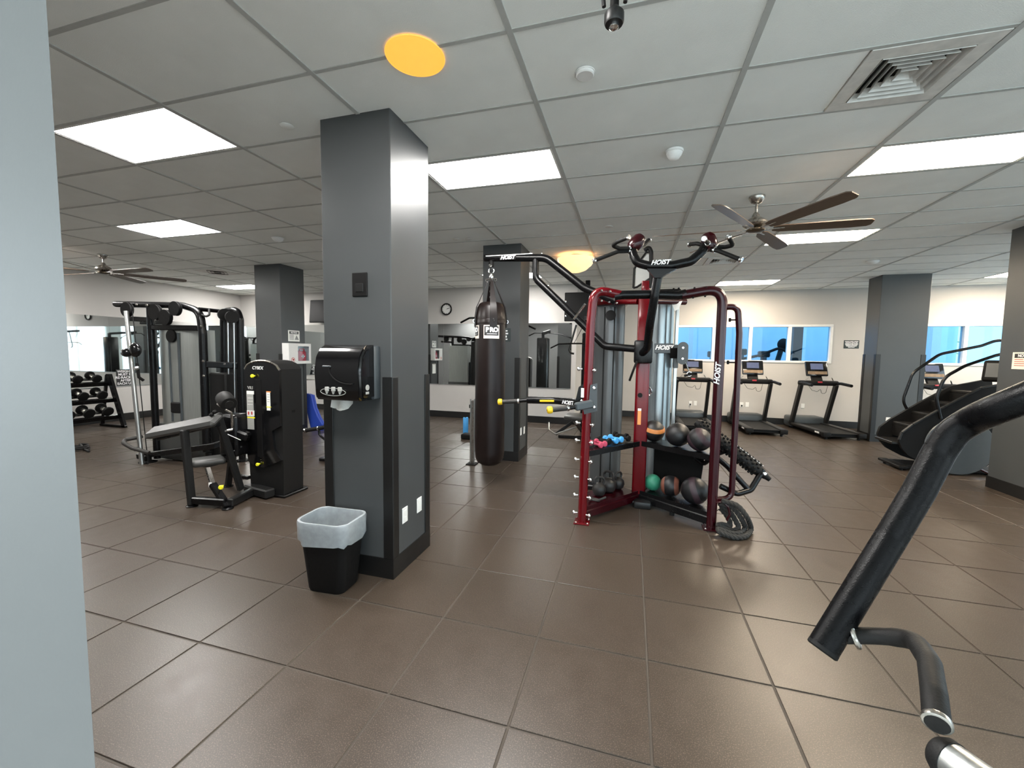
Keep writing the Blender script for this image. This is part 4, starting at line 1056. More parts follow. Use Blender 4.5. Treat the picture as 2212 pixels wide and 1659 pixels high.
# dip station
zt, zb = at(1268, 828, Y=YA).z, at(1268, 890, Y=YA).z
G().prism([at(x, y, Y=YA - .06) for x, y in ((1275, 832), (1290, 828), (1290, 888), (1262, 895), (1258, 876), (1272, 868))], (0, .014, 0)).out('dip_bracket', GREYP, rig)
G().prism([at(x, y, Y=YA + .06) for x, y in ((1242, 870), (1250, 836), (1262, 828), (1278, 836), (1278, 880), (1250, 884))], (0, .014, 0)).out('dip_bracket', BLK, rig)
G().box((at(1277, 0, Y=YA - .062).x, YA - .064, at(1277, 858, Y=YA).z), (at(1284, 0, Y=YA - .062).x, YA - .06, at(1277, 838, Y=YA).z), .001).out('dip_label', PAPER, rig)
for px, py in ((1284, 838), (1284, 879), (1257, 866)): G().lathe([(.014, 0), (.014, .014), (.008, .02)], at(px, py, Y=YA - .06), (0, -1, 0), 10).out('bolt', CHROME, rig)
P = [at(1272, 871, Y=4.10), at(1240, 869, Y=4.30), at(1200, 865, Y=4.42), at(1140, 864, Y=4.45)]
arm1 = G().tube(fillet(P, .1, 5), .040, 14, ry=.040).out('dip_arm', BLK, rig)
p0 = at(1166, 866, Y=4.392); p1 = at(1197, 866, Y=4.374)
G().beam(p0, p1, .006, .022, .002).out('dip_arm_sticker', YEL, rig)
p = at(1226, 870, Y=4.285)
text('HOIST', .055, p, at(1240, 872, Y=4.25) - at(1210, 868, Y=4.35), (0, 0, 1), INKW, rig, .35, bold=.001)
def dip(pa, pb, pc):
    a, b, c = pa, pb, pc
    d = (c - b).normalized()
    G().tube([a, b], .022, 12).out('dip_stub', BLK, rig)
    G().lathe([(.024, 0), (.030, .006), (.030, .02), (.024, .026)], b, d, 14).out('dip_collar', CHROME, rig)
    G().tube([b + d * .02, c], .0245, 14).out('dip_grip', RUBG, rig)
    G().lathe([(.026, 0), (.034, .008), (.036, .03), (.034, .044), (.022, .052), (.012, .052), (.010, .046)], c - d * .006, d, 18).out('dip_knob', YEL, rig)
    G().lathe([(.011, 0), (.006, .006)], c + d * .042, d, 10).out('dip_knob_screw', BLKM, rig)
dip(at(1142, 864, Y=4.45), at(1122, 866, Y=4.44), at(1084, 868, Y=4.40))
P2 = at(1242, 879, Y=3.86)
G().beam(at(1280, 872, Y=3.95), P2, .055, .075, .012).out('dip_arm', GREYP, rig)
dip(P2, at(1230, 881, Y=3.84), at(1192, 885, Y=3.78))
# trays along the two arms of the V
def vdir(P, Q):
    d = V((Q.x - P.x, Q.y - P.y, 0)).normalized(); return d
Cc = V((C0.x, YC - .04, 0))
dL = vdir(A0, Cc); nL = V((-dL.y, dL.x, 0))          # to the back left
dR = vdir(Cc, B0); nR = V((-dR.y, dR.x, 0))          # to the back right
if nL.y < 0: nL = -nL
if nR.y < 0: nR = -nR
LL = (V((Cc.x, Cc.y, 0)) - V((A0.x, A0.y, 0))).length; LR = (V((B0.x, B0.y, 0)) - V((Cc.x, Cc.y, 0))).length
Ab = V((A0.x, A0.y, 0)); Cb = V((Cc.x, Cc.y, 0))
def tray(P, d, n, L, z, dep, lip, name, m=BLK, cut=.03):
    def pt(u, w, zz): return P + d * u + n * w + V((0, 0, zz))
    q = G()
    for a in ((.03, L - .03),):
        q.loft([[pt(a[0], 0, z - .012), pt(a[1], 0, z - .012), pt(a[1], dep, z + .0), pt(cut, dep, z + .0)],
                [pt(a[0], 0, z), pt(a[1], 0, z), pt(a[1], dep, z + .012), pt(cut, dep, z + .012)]])
    o = q.out(name, m, rig)
    q = G().loft([[pt(.0, -.012, z - .035), pt(L, -.012, z - .035), pt(L, 0, z - .035), pt(.0, 0, z - .035)],
                  [pt(.0, -.012, z + lip), pt(L, -.012, z + lip), pt(L, 0, z + lip), pt(.0, 0, z + lip)]])
    q.out(name + '_lip', m, rig)
    for u in (max(.1, cut), L * .5, L - .1):
        q = G().loft([[pt(u, 0, z - .03), pt(u + .012, 0, z - .03), pt(u + .012, dep, z - .012), pt(u, dep, z - .012)], [pt(u, 0, z - .012), pt(u + .012, 0, z - .012), pt(u + .012, dep, z), pt(u, dep, z)]])
        q.out(name + '_rib', m, rig)
ZT, ZL = .695, .135
tray(Ab, dL, nL, LL, ZT - .005, .30, .02, 'dumbbell_tray', BLK, .34)
tray(Cb, dR, nR, LR, ZT, .30, .02, 'ball_tray')
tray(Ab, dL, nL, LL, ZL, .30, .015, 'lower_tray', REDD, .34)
tray(Cb, dR, nR, LR, ZL, .30, .02, 'lower_tray')
# back panel between the ball trays
def ptR(u, w, z): return Cb + dR * u + nR * w + V((0, 0, z))
def ptL(u, w, z): return Ab + dL * u + nL * w + V((0, 0, z))
G().loft([[ptR(.0, .27, .20), ptR(.55, .27, .20), ptR(.55, .28, .20), ptR(.0, .28, .20)], [ptR(.0, .27, ZT - .01), ptR(.60, .27, ZT - .01), ptR(.60, .28, ZT - .01), ptR(.0, .28, ZT - .01)]]).out('back_panel', BLKM, rig)
# base beams
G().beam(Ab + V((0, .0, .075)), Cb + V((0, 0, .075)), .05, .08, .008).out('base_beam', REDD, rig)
G().beam(Cb + V((0, 0, .075)), V((B0.x, B0.y, .075)), .05, .08, .008).out('base_beam', BLK, rig)
c = ptR(.42, .0, .0); G().cyl(c, c + V((0, 0, .05)), .025).out('levelling_foot', BLKM, rig)
G().box((C0.x - .1, YC - .1, 0), (C0.x + .1, YC + .1, .015), .003).out('foot_plate', BLK, rig)
# tray support posts between stacks and column
G().beam((C0.x - .08, 4.86, .05), (-.27, 5.2, .05), .06, .06, .006).out('base_beam', BLK, rig)
G().beam((C0.x + .06, 4.86, .05), (.34, 5.3, .05), .06, .06, .006).out('base_beam', BLK, rig)
# low swing frame with the studded roller
G().tube(fillet([at(1545, 985, Y=4.36), at(1572, 1008, Y=4.4), at(1610, 1050, Y=4.4), at(1620, 1060, Y=4.4)], .05, 5), .027, 12).out('swing_frame', BLK, rig)
G().tube(fillet([at(1500, 988, Y=4.55), at(1520, 1003, Y=4.5), at(1536, 990, Y=4.4)], .05, 5), .022, 12).out('swing_frame', BLK, rig)
G().tube(fillet([at(1556, 1050, Y=4.34), at(1592, 1067, Y=4.35), at(1622, 1058, Y=4.4), at(1648, 1015, Y=4.48)], .07, 6), .028, 12).out('swing_frame', BLK, rig)
r0 = at(1503, 911, Y=4.62); r1 = at(1655, 1030, Y=4.48)
rd = (r1 - r0).normalized(); Lr = (r1 - r0).length
rol = G().tube([r0, r0 + rd * .05, r1 - rd * .12, r1], [.03, .062, .062, .03], 14).out('climb_roller', RUB, rig)
side = rd.cross(V((0, 1, 0))).normalized()
if side.z < 0: side = -side
for k in range(22):
    c = r0 + rd * (.05 + (Lr - .16) * k / 21)
    for a in range(8):
        aa = a * PI / 4 + (k % 2) * .39
        nv = side * math.cos(aa) + rd.cross(side) * math.sin(aa)
        G().lathe([(.013, .055), (.011, .074), (.006, .078)], c, nv, 6).out('stud', BLKM, rol)
for k in range(12):
    c = r0 + rd * (Lr * .45 + Lr * .45 * k / 12) + side * .066 + V((0, -.02, 0))
    G().beam(c, c + rd * .022, .008, .004).out('stitch', INKW, rol)
G().tube([r1 - rd * .02, r1 + rd * .04], [.03, .022], 12).out('roller_end', BLKM, rol)
G().lathe([(.018, 0), (.018, .02), (.012, .026)], at(1651, 1023, Y=4.42), (0, -1, .2), 10).out('roller_bolt', CHROME, rol)
p = at(1550, 808, Y=YB - .045)
text('HOIST', .066, (p.x, YB - .0465, p.z), (.05, 0, 1), (-1, 0, 0), INKW, rig, .3, bold=.002, sx=1.05)
# grey ab strap hanging in front of the column
G().tube([at(1376, 780, Y=4.55), at(1368, 800, Y=4.55), at(1360, 822, Y=4.6)], .012, 8, .02).out('hanging_strap', BLKM, rig)
# ---------------- things on the rig
def dumb(name, lab, c, d, L, r, mh, mhn, grp):
    d = V(d).normalized(); c = V(c)
    t = thing(name, lab, 'dumbbell', tuple(c), 0, grp)
    for s in (-1, 1):
        e = c + d * (s * L / 2)
        G().lathe([(r * .75, -L * .16), (r * .98, -L * .12), (r, -.01), (r * .9, L * .02), (r * .5, L * .04)], e, d * s, 8 if name == 'hex_dumbbell' else 16).out('head', mh, t)
    G().tube([c - d * (L * .4), c + d * (L * .4)], r * .42, 10).out('handle', mhn, t)
    return t
def onL(u, w, r): return ptL(u, w, ZT + .008 + w * .04 + r)
dumb('dumbbell', 'blue small dumbbell on the rig tray, nearer the red column', onL(.66, .14, .036), nL, .17, .034, BLUE, BLUE, 'dumbbells on the rig tray')
dumb('dumbbell', 'blue small dumbbell on the rig tray, next to the black ones in the middle', onL(.56, .13, .036), nL, .17, .034, BLUE, BLUE, 'dumbbells on the rig tray')
dumb('dumbbell', 'pink small dumbbell lying highest on the rig tray', onL(.36, .10, .033), nL + dL * .15, .15, .031, PINK, PINK, 'dumbbells on the rig tray')
dumb('dumbbell', 'pink small dumbbell on the rig tray right behind the left red upright', onL(.27, .085, .033), nL, .15, .031, PINK, PINK, 'dumbbells on the rig tray')
dumb('dumbbell', 'black small dumbbell between the pink and blue ones', onL(.43, .13, .034), nL, .16, .032, BLKM, BLKM, 'dumbbells on the rig tray')
dumb('dumbbell', 'black small dumbbell beside the first blue one on the rig tray', onL(.49, .16, .034), nL, .16, .032, BLKM, BLKM, 'dumbbells on the rig tray')
dumb('dumbbell', 'black small dumbbell at the column end of the rig tray', onL(.77, .13, .036), nL, .17, .035, BLKM, BLKM, 'dumbbells on the rig tray')
dumb('dumbbell', 'black small dumbbell at the back of the rig tray by the stack cover', onL(.84, .21, .036), nL, .17, .034, BLKM, BLKM, 'dumbbells on the rig tray')

def ball(px, py, P, n, w, r, zt, lab, m, stripes, tilt, tx=None):
    # on the tray strip that runs at distance w behind the front lip
    d = at(px, py, Y=1.0) - CO
    q = P + n * w
    s = (q - CO).dot(n) / d.dot(n); c = CO + d * s; c.z = zt + r
    t = thing('medicine_ball', lab, 'medicine ball', (c.x, c.y, c.z - r), 0, 'medicine balls on the rig')
    G().sph(c, r, u=28, v=18).out('ball', m, t)
    ax = V(tilt).normalized()
    if stripes:
        for s_ in stripes[1]:
            G().lathe([(r * math.sqrt(max(0, 1 - h * h)) + .0022, r * h) for h in [s_[0] + (s_[1] - s_[0]) * k / 6 for k in range(7)]], c, ax, 32).out('panel', stripes[0], t)
    if tx:
        f = (CO - c).normalized(); f = (f + V((.25, 0, .1))).normalized()
        text(tx, r * .32, c + f * (r + .004), V((.35, 0, -.8)), V((.9, .1, .3)), INKG, t)
    return t
ball(1412, 933, Cb, nR, .14, .118, ZT + .008, 'orange and black medicine ball on the upper tray by the red column', BALLK, (ORNG, ((.18, .52),)), (.1, -.3, 1))
ball(1464, 940, Cb, nR, .14, .124, ZT + .008, 'plain dark grey medicine ball in the middle of the upper tray', BALLK, None, (0, 0, 1))
ball(1511, 946, Cb, nR, .13, .116, ZT + .008, 'black medicine ball with plum panels at the upper tray end by the right upright', BALLK, (PURP, ((.35, .75), (-.75, -.35))), (.6, -.3, .5))
ball(1410, 1039, Cb, nR, .15, .092, ZL + .008, 'green medicine ball on the lower tray', GREENB, None, (0, 0, 1))
ball(1449, 1043, Cb, nR, .15, .110, ZL + .008, 'rust and black medicine ball in the middle of the lower tray', BALLK, (BROWNB, ((.45, .82), (-.82, -.45))), (1, -.25, .1))
ball(1501, 1056, Cb, nR, .14, .136, ZL + .008, 'largest black medicine ball with a plum band, on the lower tray', BALLK, (PURP, ((-.08, .34),)), (.9, -.25, .35), None)
def kettle(u, w, r, lab, rz):
    c = ptL(u, w, ZL + .012 + r * .92)
    t = thing('kettlebell', lab, 'kettlebell', (c.x, c.y, c.z - r), 0, 'kettlebells on the lower tray')
    G().lathe([(r * .5, -r * .92), (r * .8, -r * .7), (r, -r * .1), (r * .9, r * .45), (r * .5, r * .85), (r * .1, r * .95)], c, seg=20).out('body', KETT, t)
    hx = V((math.cos(rz), math.sin(rz), 0))
    G().tube([c + hx * (r * .55) + V((0, 0, r * .6)), c + hx * (r * .75) + V((0, 0, r * 1.35)), c + hx * (r * .4) + V((0, 0, r * 1.75)), c - hx * (r * .4) + V((0, 0, r * 1.75)), c - hx * (r * .75) + V((0, 0, r * 1.35)), c - hx * (r * .55) + V((0, 0, r * .6))], r * .17, 10, .03).out('handle', KETT, t)
kettle(.42, .15, .075, 'dark kettlebell on the lower tray, nearer the left red upright', .3)
kettle(.60, .17, .085, 'dark kettlebell in the middle of the lower tray under the dumbbells', -.5)
kettle(.78, .18, .07, 'dark kettlebell on the lower tray next to the red column', .9)
c = ptL(.24, .06, ZL + .03)
t = thing('cable_stirrup', 'dark stirrup handle lying on the lower tray behind the left upright', 'handle', tuple(c))
G().ring(c, (.1, .2, 1), .05, .012, 18, 8).out('stirrup', RUBG, t); G().tube([c + V((.05, 0, 0)), c + V((.12, .02, .03))], .012, 8).out('strap', RUBG, t)
# grey step platform lying under the rig
a = at(1345, 1080, Z=.05); b = at(1430, 1090, Z=.05)
t = thing('step_bar', 'dark grey bar attachment lying on the floor under the rig', 'bar', ((a.x + b.x) / 2, (a.y + b.y) / 2, 0))
G().tube([V((a.x - .12, a.y, .045)), V((b.x + .12, b.y - .02, .045))], .022, 10).out('bar', CHAR, t)
m_ = V(((a.x + b.x) / 2, (a.y + b.y) / 2, 0))
G().box((m_.x - .09, m_.y - .09, 0), (m_.x + .09, m_.y + .09, .08), .02, None, 2).out('clamp', CHAR, t)
# battle rope
t = thing('battle_rope', 'thick black battle rope looped over the hook and piled on the floor', 'rope', tuple(at(1600, 1160, Z=0)))
def rope_path():
    arcs = [[(1560, 1082), (1592, 1092), (1613, 1117), (1622, 1144), (1610, 1158), (1584, 1160), (1557, 1150)],
            [(1560, 1088), (1585, 1099), (1602, 1122), (1609, 1142), (1598, 1152), (1577, 1152), (1553, 1143)],
            [(1558, 1093), (1576, 1105), (1589, 1125), (1595, 1140), (1585, 1146), (1569, 1144), (1552, 1135)],
            [(1557, 1099), (1568, 1111), (1576, 1127), (1575, 1137), (1562, 1133)]]
    pts = []
    for k, ar in enumerate(arcs):
        P = []
        for i, (x, y) in enumerate(ar):
            if y >= 1142 and k < 2: p = at(x, y, Z=.028 + (.03 if i == len(ar) - 1 else 0) + .012 * k)
            else: p = at(x, y, Y=4.20 - .012 * i + .03 * k)
            P.append(p)
        pts += P if k % 2 == 0 else P[::-1]
    return pts
raw = rope_path()
def catmull(P, n):
    o = []
    for i in range(len(P) - 1):
        p0 = P[max(0, i - 1)]; p1 = P[i]; p2 = P[i + 1]; p3 = P[min(len(P) - 1, i + 2)]
        for k in range(n):
            s = k / n
            o.append(.5 * ((2 * p1) + (p2 - p0) * s + (2 * p0 - 5 * p1 + 4 * p2 - p3) * s * s + (3 * p1 - p0 - 3 * p2 + p3) * s ** 3))
    o.append(P[-1]); return o
cp = catmull(raw, 14)
for p in cp: p.z = max(p.z, .026)
for st in range(3):
    pts = []; L_ = 0
    x = V((1, 0, 0))
    for i, p in enumerate(cp):
        tt = (cp[min(i + 1, len(cp) - 1)] - cp[max(i - 1, 0)]).normalized()
        x = (x - tt * x.dot(tt)).normalized(); y = tt.cross(x)
        if i: L_ += (cp[i] - cp[i - 1]).length
        a = L_ * 55 + st * 2 * PI / 3
        q = p + (x * math.cos(a) + y * math.sin(a)) * .0115; q.z = max(q.z, .0145); pts.append(q)
    G().tube(pts, .014, 7).out('strand', ROPE, t)
for e in (raw[0], raw[-1]): pass

# ---------------- punching bag
bx = at(1059, 800, Y=4.9).x; zb_ = at(1058, 1004, Y=4.9).z; zt_ = at(1060, 690, Y=4.9).z; zs = at(1060, 662, Y=4.9).z; zr = at(1060, 610, Y=4.9).z; zh = at(1060, 566, Y=4.9).z
t = thing('punching_bag', 'long black punching bag hanging from the rig boom', 'punching bag', (bx, 4.9, zb_))
r = .187
G().lathe([(.02, 0), (r * .55, .012), (r * .82, .045), (r * .96, .10), (r, .17), (r, zt_ - zb_), (r * .985, zt_ - zb_ + .03), (r * .90, zs - zb_ - .02), (r * .76, zs - zb_ + .03), (r * .62, zs - zb_ + .045), (r * .3, zs - zb_ + .05)], (bx, 4.9, zb_), seg=36).out('body', VBAG, t)
G().lathe([(r + .002, 0), (r + .005, .004), (r + .005, .05), (r + .002, .055)], (bx, 4.9, zt_ - .06), seg=36).out('collar_band', VBAG, t)
for k in range(4):
    a = k * PI / 2 + .5
    e = V((math.cos(a), math.sin(a), 0)); s = V((-math.sin(a), math.cos(a), 0))
    pts = [(r + .006, zt_ - .10, .045), (r + .008, zt_, .045), (r * .93, zs - .01, .04), (r * .78, zs + .05, .036), (.035, zr + .02, .016)]
    q = G()
    q.loft([[V((bx, 4.9, z)) + e * R + s * w, V((bx, 4.9, z)) + e * R - s * w, V((bx, 4.9, z)) + e * (R + .006) - s * w, V((bx, 4.9, z)) + e * (R + .006) + s * w] for R, z, w in pts])
    q.out('strap', VBAG, t)
    G().ring(V((bx, 4.9, zt_ - .025)) + e * (r + .012), s, .022, .005, 12, 6).out('d_ring', CHROME, t)
for k in range(6):
    z = zr - .04 - k * .035
    G().ring((bx, 4.9, z), (1, 0, 0) if k % 2 else (0, 1, 0), .016, .0045, 12, 6).out('chain_link', CHROME, t)
G().box((bx - .02, 4.885, zs + .0), (bx + .02, 4.915, zr - .25), .004).out('chain_sleeve', VBAG, t)
G().tube([(bx - .07, 4.9, zr + .04), (bx + .07, 4.9, zr + .04)], .008, 8).out('swivel_bar', CHROME, t)
for s in (-.055, 0, .055): G().ring((bx + s, 4.9, zr + .025), (0, 1, 0), .016, .005, 12, 6).out('swivel_hook', CHROME, t)
G().lathe([(.022, 0), (.028, .02), (.022, .05)], (bx, 4.9, zr + .045), seg=14).out('swivel', CHROME, t)
G().ring((bx, 4.9, zr + .14), (0, 1, 0), .034, .009, 16, 8).out('shackle', CHROME, t)
G().lathe([(.018, 0), (.018, .03), (.012, .04)], (bx, 4.885, zr + .20), (0, -1, 0), 12).out('shackle_bolt', CHROME, t)
G().lathe([(.03, 0), (.034, .03), (.024, .1)], (bx, 4.9, zr + .19), seg=14).out('hanger', BLKM, t)
for ang, nm in ((-1.18, 0), (-2.62, 1)):
    lz0, lz1 = at(1060, 731, Y=4.72).z, at(1060, 702, Y=4.72).z
    def arcb(R, a0, a1, z0, z1, m, name):
        n = 10; q = G()
        lp = []
        for k in range(n + 1):
            a = a0 + (a1 - a0) * k / n; c_, s_ = math.cos(a), math.sin(a)
            lp.append([V((bx + c_ * (r - .004), 4.9 + s_ * (r - .004), z0)), V((bx + c_ * R, 4.9 + s_ * R, z0)), V((bx + c_ * R, 4.9 + s_ * R, z1)), V((bx + c_ * (r - .004), 4.9 + s_ * (r - .004), z1))])
        return q.loft(lp).out(name, m, t)
    arcb(r + .0025, ang - .52, ang + .52, lz0, lz1, PAPERW, 'label')
    arcb(r + .0035, ang - .47, ang + .47, lz0 + .035, lz1 - .012, INK, 'label_print')
    for k, ch in enumerate('PRO'):
        a = ang + (k - 1) * .27
        text(ch, .075, (bx + math.cos(a) * (r + .005), 4.9 + math.sin(a) * (r + .005), (lz0 + lz1) / 2 + .022), (-math.sin(a), math.cos(a), 0), (0, 0, 1), INKW, t, bold=.004)
    arcb(r + .0042, ang - .30, ang + .36, (lz0 + lz1) / 2 - .028, (lz0 + lz1) / 2 - .022, INKW, 'label_line')
# chrome upright behind the bag + bits behind it
a = at(1014, 985, Y=5.7); b = at(1027, 862, Y=5.7)
t = thing('chrome_stand', 'narrow steel post standing just behind the punching bag', 'post', ((a.x + b.x) / 2, 5.7, 0))
for s in (-1, 1): G().box(((a.x + b.x) / 2 + s * .028 - .008, 5.69, .012), ((a.x + b.x) / 2 + s * .028 + .008, 5.71, b.z), .003).out('rail', STEEL, t)
G().box(((a.x + b.x) / 2 - .02, 5.695, .012), ((a.x + b.x) / 2 + .02, 5.705, b.z - .02), .002).out('channel', NICKEL, t)
G().box((a.x - .03, 5.62, 0), (b.x + .03, 5.78, .014), .004).out('foot_plate', BLKM, t)
G().box((a.x - .012, 5.70, b.z - .14), (a.x + .02, 5.74, b.z - .09), .004).out('stop', BLKM, t)

# ---------------- lat pulldown machines against the back mirror
def lat_machine(lab, xc, yc, barL, barR, zbar, tower_w=.30, seat=True):
    t = thing('lat_pulldown_machine', lab, 'exercise machine', (xc, yc, 0), 0, 'lat pulldown machines by the back mirror')
    G().box((xc - tower_w / 2, yc - .12, .0), (xc + tower_w / 2, yc + .25, 2.12), .03, None, 2).out('stack_tower', BLK, t)
    G().box((xc - .06, yc - .13, 1.45), (xc + .02, yc - .118, 1.75), .003).out('placard', LABG, t)
    G().beam((xc, yc + .1, 2.25), (xc, yc - .85, 2.36), .07, .09, .01).out('top_beam', BLK, t)
    G().beam((xc, yc + .1, 2.05), (xc, yc + .1, 2.27), .07, .09, .01).out('mast', BLK, t)
    return t
t = lat_machine('black lat pulldown machine hidden behind the left red upright of the rig', -.86, 8.9, 0, 0, 0)
bl = at(1189, 752, Y=8.4); 
G().tube([bl, at(1207, 743, Y=8.4), at(1240, 742, Y=8.4), at(1300, 742, Y=8.4)], .016, 8, .05).out('pull_bar', BLK, t)
G().tube(fillet([at(1245, 702, Y=8.5), at(1229, 755, Y=8.5), at(1232, 763, Y=8.5), at(1240, 764, Y=8.5)], .05, 4), .02, 8).out('arm_loop', CHAR, t)
G().tube([at(1240, 742, Y=8.4), (-.86, 8.1, 2.33)], .006, 6).out('cable', BLKM, t)
G().box((-1.20, 7.75, .42), (-.84, 8.25, .50), .03, None, 2).out('seat', PAD, t)
G().beam((-1.0, 7.8, .42), (-1.0, 8.8, .08), .07, .07, .01).out('seat_post', CHAR, t)
G().tube(fillet([at(1186, 912, Y=8.15), at(1186, 928, Y=8.1), at(1200, 938, Y=8.1), at(1245, 922, Y=8.1)], .06, 5), .016, 8).out('foot_rail', STEEL, t)
G().beam(at(1200, 938, Y=8.15), at(1246, 905, Y=8.15), .06, .06, .01).out('leg', CHAR, t)
G().beam((-1.35, 8.1, .03), (-.7, 8.1, .03), .07, .06, .01).out('foot', BLK, t)
t = lat_machine('black lat pulldown machine behind the punching-bag column, only its bar ends in view', -2.42, 7.85, 0, 0, 0, .3)
G().tube(fillet([at(995, 697, Y=7.1), at(1014, 687, Y=7.1), at(1060, 686, Y=7.1), at(1105, 690, Y=7.1), at(1138, 702, Y=7.1), at(1157, 711, Y=7.1)], .08, 5), .017, 10).out('pull_bar', BLK, t)
G().tube([at(1075, 687, Y=7.1), (-2.42, 7.02, 2.34)], .006, 6).out('cable', BLKM, t)
a = at(1004, 922, Y=7.4)
G().box((a.x - .05, 7.3, 0), (a.x + .2, 7.5, .10), .02).out('foot', BLKM, t)
G().beam((a.x + .1, 7.4, .05), (-2.42, 7.8, .05), .07, .06, .01).out('base_beam', BLK, t)
a = at(1006, 890, Y=7.9)
t = thing('foam_roller', 'light blue upright foam roller near the back mirror, beside the bag', 'roller', (a.x, 7.9, 0))
zz1 = at(1006, 880, Y=7.9).z; zz0 = 0.0
G().lathe([(.05, 0), (.055, .01), (.055, .32), (.05, .33)], (a.x, 7.9, 0), seg=18).out('roller', BLUE, t)
G().lathe([(.02, .33), (.02, .335)], (a.x, 7.9, 0), seg=12).out('core', BLKM, t)

# ---------------- cable machine (left)
cm = thing('cable_machine', 'tall black functional cable machine with a silver stack cover', 'exercise machine', (-6.5, 4.4, 0))
YM = 4.40
def c_(x, y, Y=YM): return at(x, y, Y=Y)
zg = 0.0
pl0 = at(307, 1006, Y=4.14); pl0.z = 0
G().tube([pl0, at(272, 672, Y=4.22)], .028, 14).out('guide_post', STEEL, cm)
G().tube([pl0 + V((.075, .03, 0)), at(286, 672, Y=4.26)], .006, 8).out('cable', BLKM, cm)
G().tube(fillet([c_(252, 657), c_(300, 658), c_(395, 660), c_(432, 672), c_(438, 720), c_(447, 975)], .2, 8), .055, 14, ry=.045).out('main_frame', BLK, cm)
G().tube([c_(324, 662), c_(340, 990)], .045, 12).out('inner_post', BLK, cm)
G().beam(c_(325, 707), c_(430, 709), .06, .075, .01).out('cross_bar', BLK, cm)
G().beam(c_(273, 688), c_(325, 691), .06, .07, .01).out('cross_bar', BLK, cm)
for (x, y, rr) in ((279, 669, .105), (340, 675, .11), (362, 686, .11), (383, 667, .10)):
    p = c_(x, y, YM - .07)
    G().lathe([(rr, 0), (rr, .012), (rr * .85, .02), (rr * .85, .032), (rr, .04), (rr, .05)], p, (0, -1, 0), 24).out('pulley', BLKM, cm)
a = c_(337, 712, 4.48); b = c_(428, 712, 4.48)
n = 16; poly = []
zlo = c_(340, 912, 4.48).z
for k in range(n + 1):
    uu = k / n; poly.append(V((a.x + .03 + (b.x - a.x - .06) * uu, 4.50 - .10 * math.sin(PI * uu) ** .7, zlo)))
poly += [V((b.x - .03, 4.75, zlo)), V((a.x + .03, 4.75, zlo))]
G().prism(poly, (0, 0, a.z - zlo)).out('stack_cover', mat('pale_shroud', (.40, .42, .40), .38, metal=.75, ns=6, na=.10, stretch=(14, 14, .5)), cm)
for f in (.45, .68):
    xx = a.x + .03 + (b.x - a.x - .06) * f
    G().box((xx - .012, 4.385, zlo + .05), (xx + .012, 4.41, a.z - .05), .004).out('cover_rib', GREYP, cm)
xx = a.x + .03 + (b.x - a.x - .06) * .56
G().box((xx - .10, 4.375, zlo + .18), (xx + .10, 4.41, zlo + .34), .02).out('weight_selector', BLKM, cm)
G().lathe([(.09, 0), (.09, .03)], (xx - .02, 4.40, a.z - .10), (0, -1, 0), 18).out('pulley', BLKM, cm)
G().box((a.x, 4.42, .02), (b.x, 4.78, zlo), .01).out('base_box', mat('machine_base', (.05, .052, .05), .4, ns=20, na=.1), cm)
G().beam(c_(300, 985, 4.3) * 1.0, c_(470, 962, 4.3), .08, .08, .01).out('base_beam', BLK, cm)
for p in (c_(320, 1000, 4.25), c_(452, 985, 4.42)):
    G().lathe([(.11, 0), (.11, .012), (.05, .03)], (p.x, p.y, 0.0), seg=20).out('foot', BLK, cm)
    G().cyl((p.x, p.y, .02), (p.x, p.y, max(.1, p.z + .05)), .045).out('foot_post', BLK, cm)
# pulley carriage and handle on the guide post
p = at(287, 762, Y=4.16)
G().sph(p + V((.05, 0, .04)), .095, (1, .6, 1.1), 16, 10).out('carriage', BLKG, cm)
G().sph(p + V((-.08, -.03, -.0)), .07, (1.4, .7, .9), 14, 8).out('carriage', BLKG, cm)
G().lathe([(.02, 0), (.03, .02), (.02, .05)], at(299, 795, Y=4.13), (0, -1, 0), 10).out('knob', CHROME, cm)
G().tube([at(296, 785, Y=4.15), at(300, 815, Y=4.15), at(310, 822, Y=4.2)], .02, 8).out('handle_strap', BLKM, cm)
# foam handle loop low on the post
G().tube(fillet([at(322, 978, Y=4.1), at(285, 968, Y=4.02), at(266, 957, Y=3.98), at(270, 950, Y=4.05), at(303, 944, Y=4.2)], .05, 6), .026, 12).out('foam_handle', RUBG, cm)
G().lathe([(.03, -.012), (.034, 0), (.03, .012)], at(293, 970, Y=4.05), (1, .2, -.15), 14).out('handle_collar', CHROME, cm)
G().lathe([(.027, 0), (.027, .012)], at(304, 944, Y=4.2), (1, .3, .2), 12).out('handle_tip', CHROME, cm)
# second tower
G().tube(fillet([c_(486, 905, 4.75), c_(484, 690, 4.75), c_(488, 672, 4.75), c_(512, 670, 4.75), c_(518, 690, 4.75), c_(524, 920, 4.75)], .1, 6), .055, 12, ry=.05).out('second_frame', BLK, cm)
G().beam(c_(498, 690, 4.8), c_(506, 955, 4.8), .16, .14, .02, up=(0, 1, 0)).out('second_stack', CHAR, cm)
for x in (492, 505): G().tube([c_(x, 692, 4.66), c_(x + 3, 930, 4.66)], .009, 8).out('guide_rod', CHROME, cm)
for (x, y) in ((484, 680), (500, 685)): G().lathe([(.085, 0), (.085, .04)], c_(x, y, 4.62), (.9, -.4, 0), 20).out('pulley', BLKM, cm)
G().tube([c_(430, 668), c_(482, 673, 4.75)], .028, 10).out('top_rail', BLK, cm)
G().tube(fillet([c_(432, 679), c_(446, 684, 4.4), c_(452, 680, 4.45), c_(452, 668, 4.5)], .03, 4), .014, 8).out('hook_loop', BLKM, cm)
G().beam(c_(444, 787), c_(516, 790, 4.75), .06, .09, .01).out('mid_rail', BLK, cm)
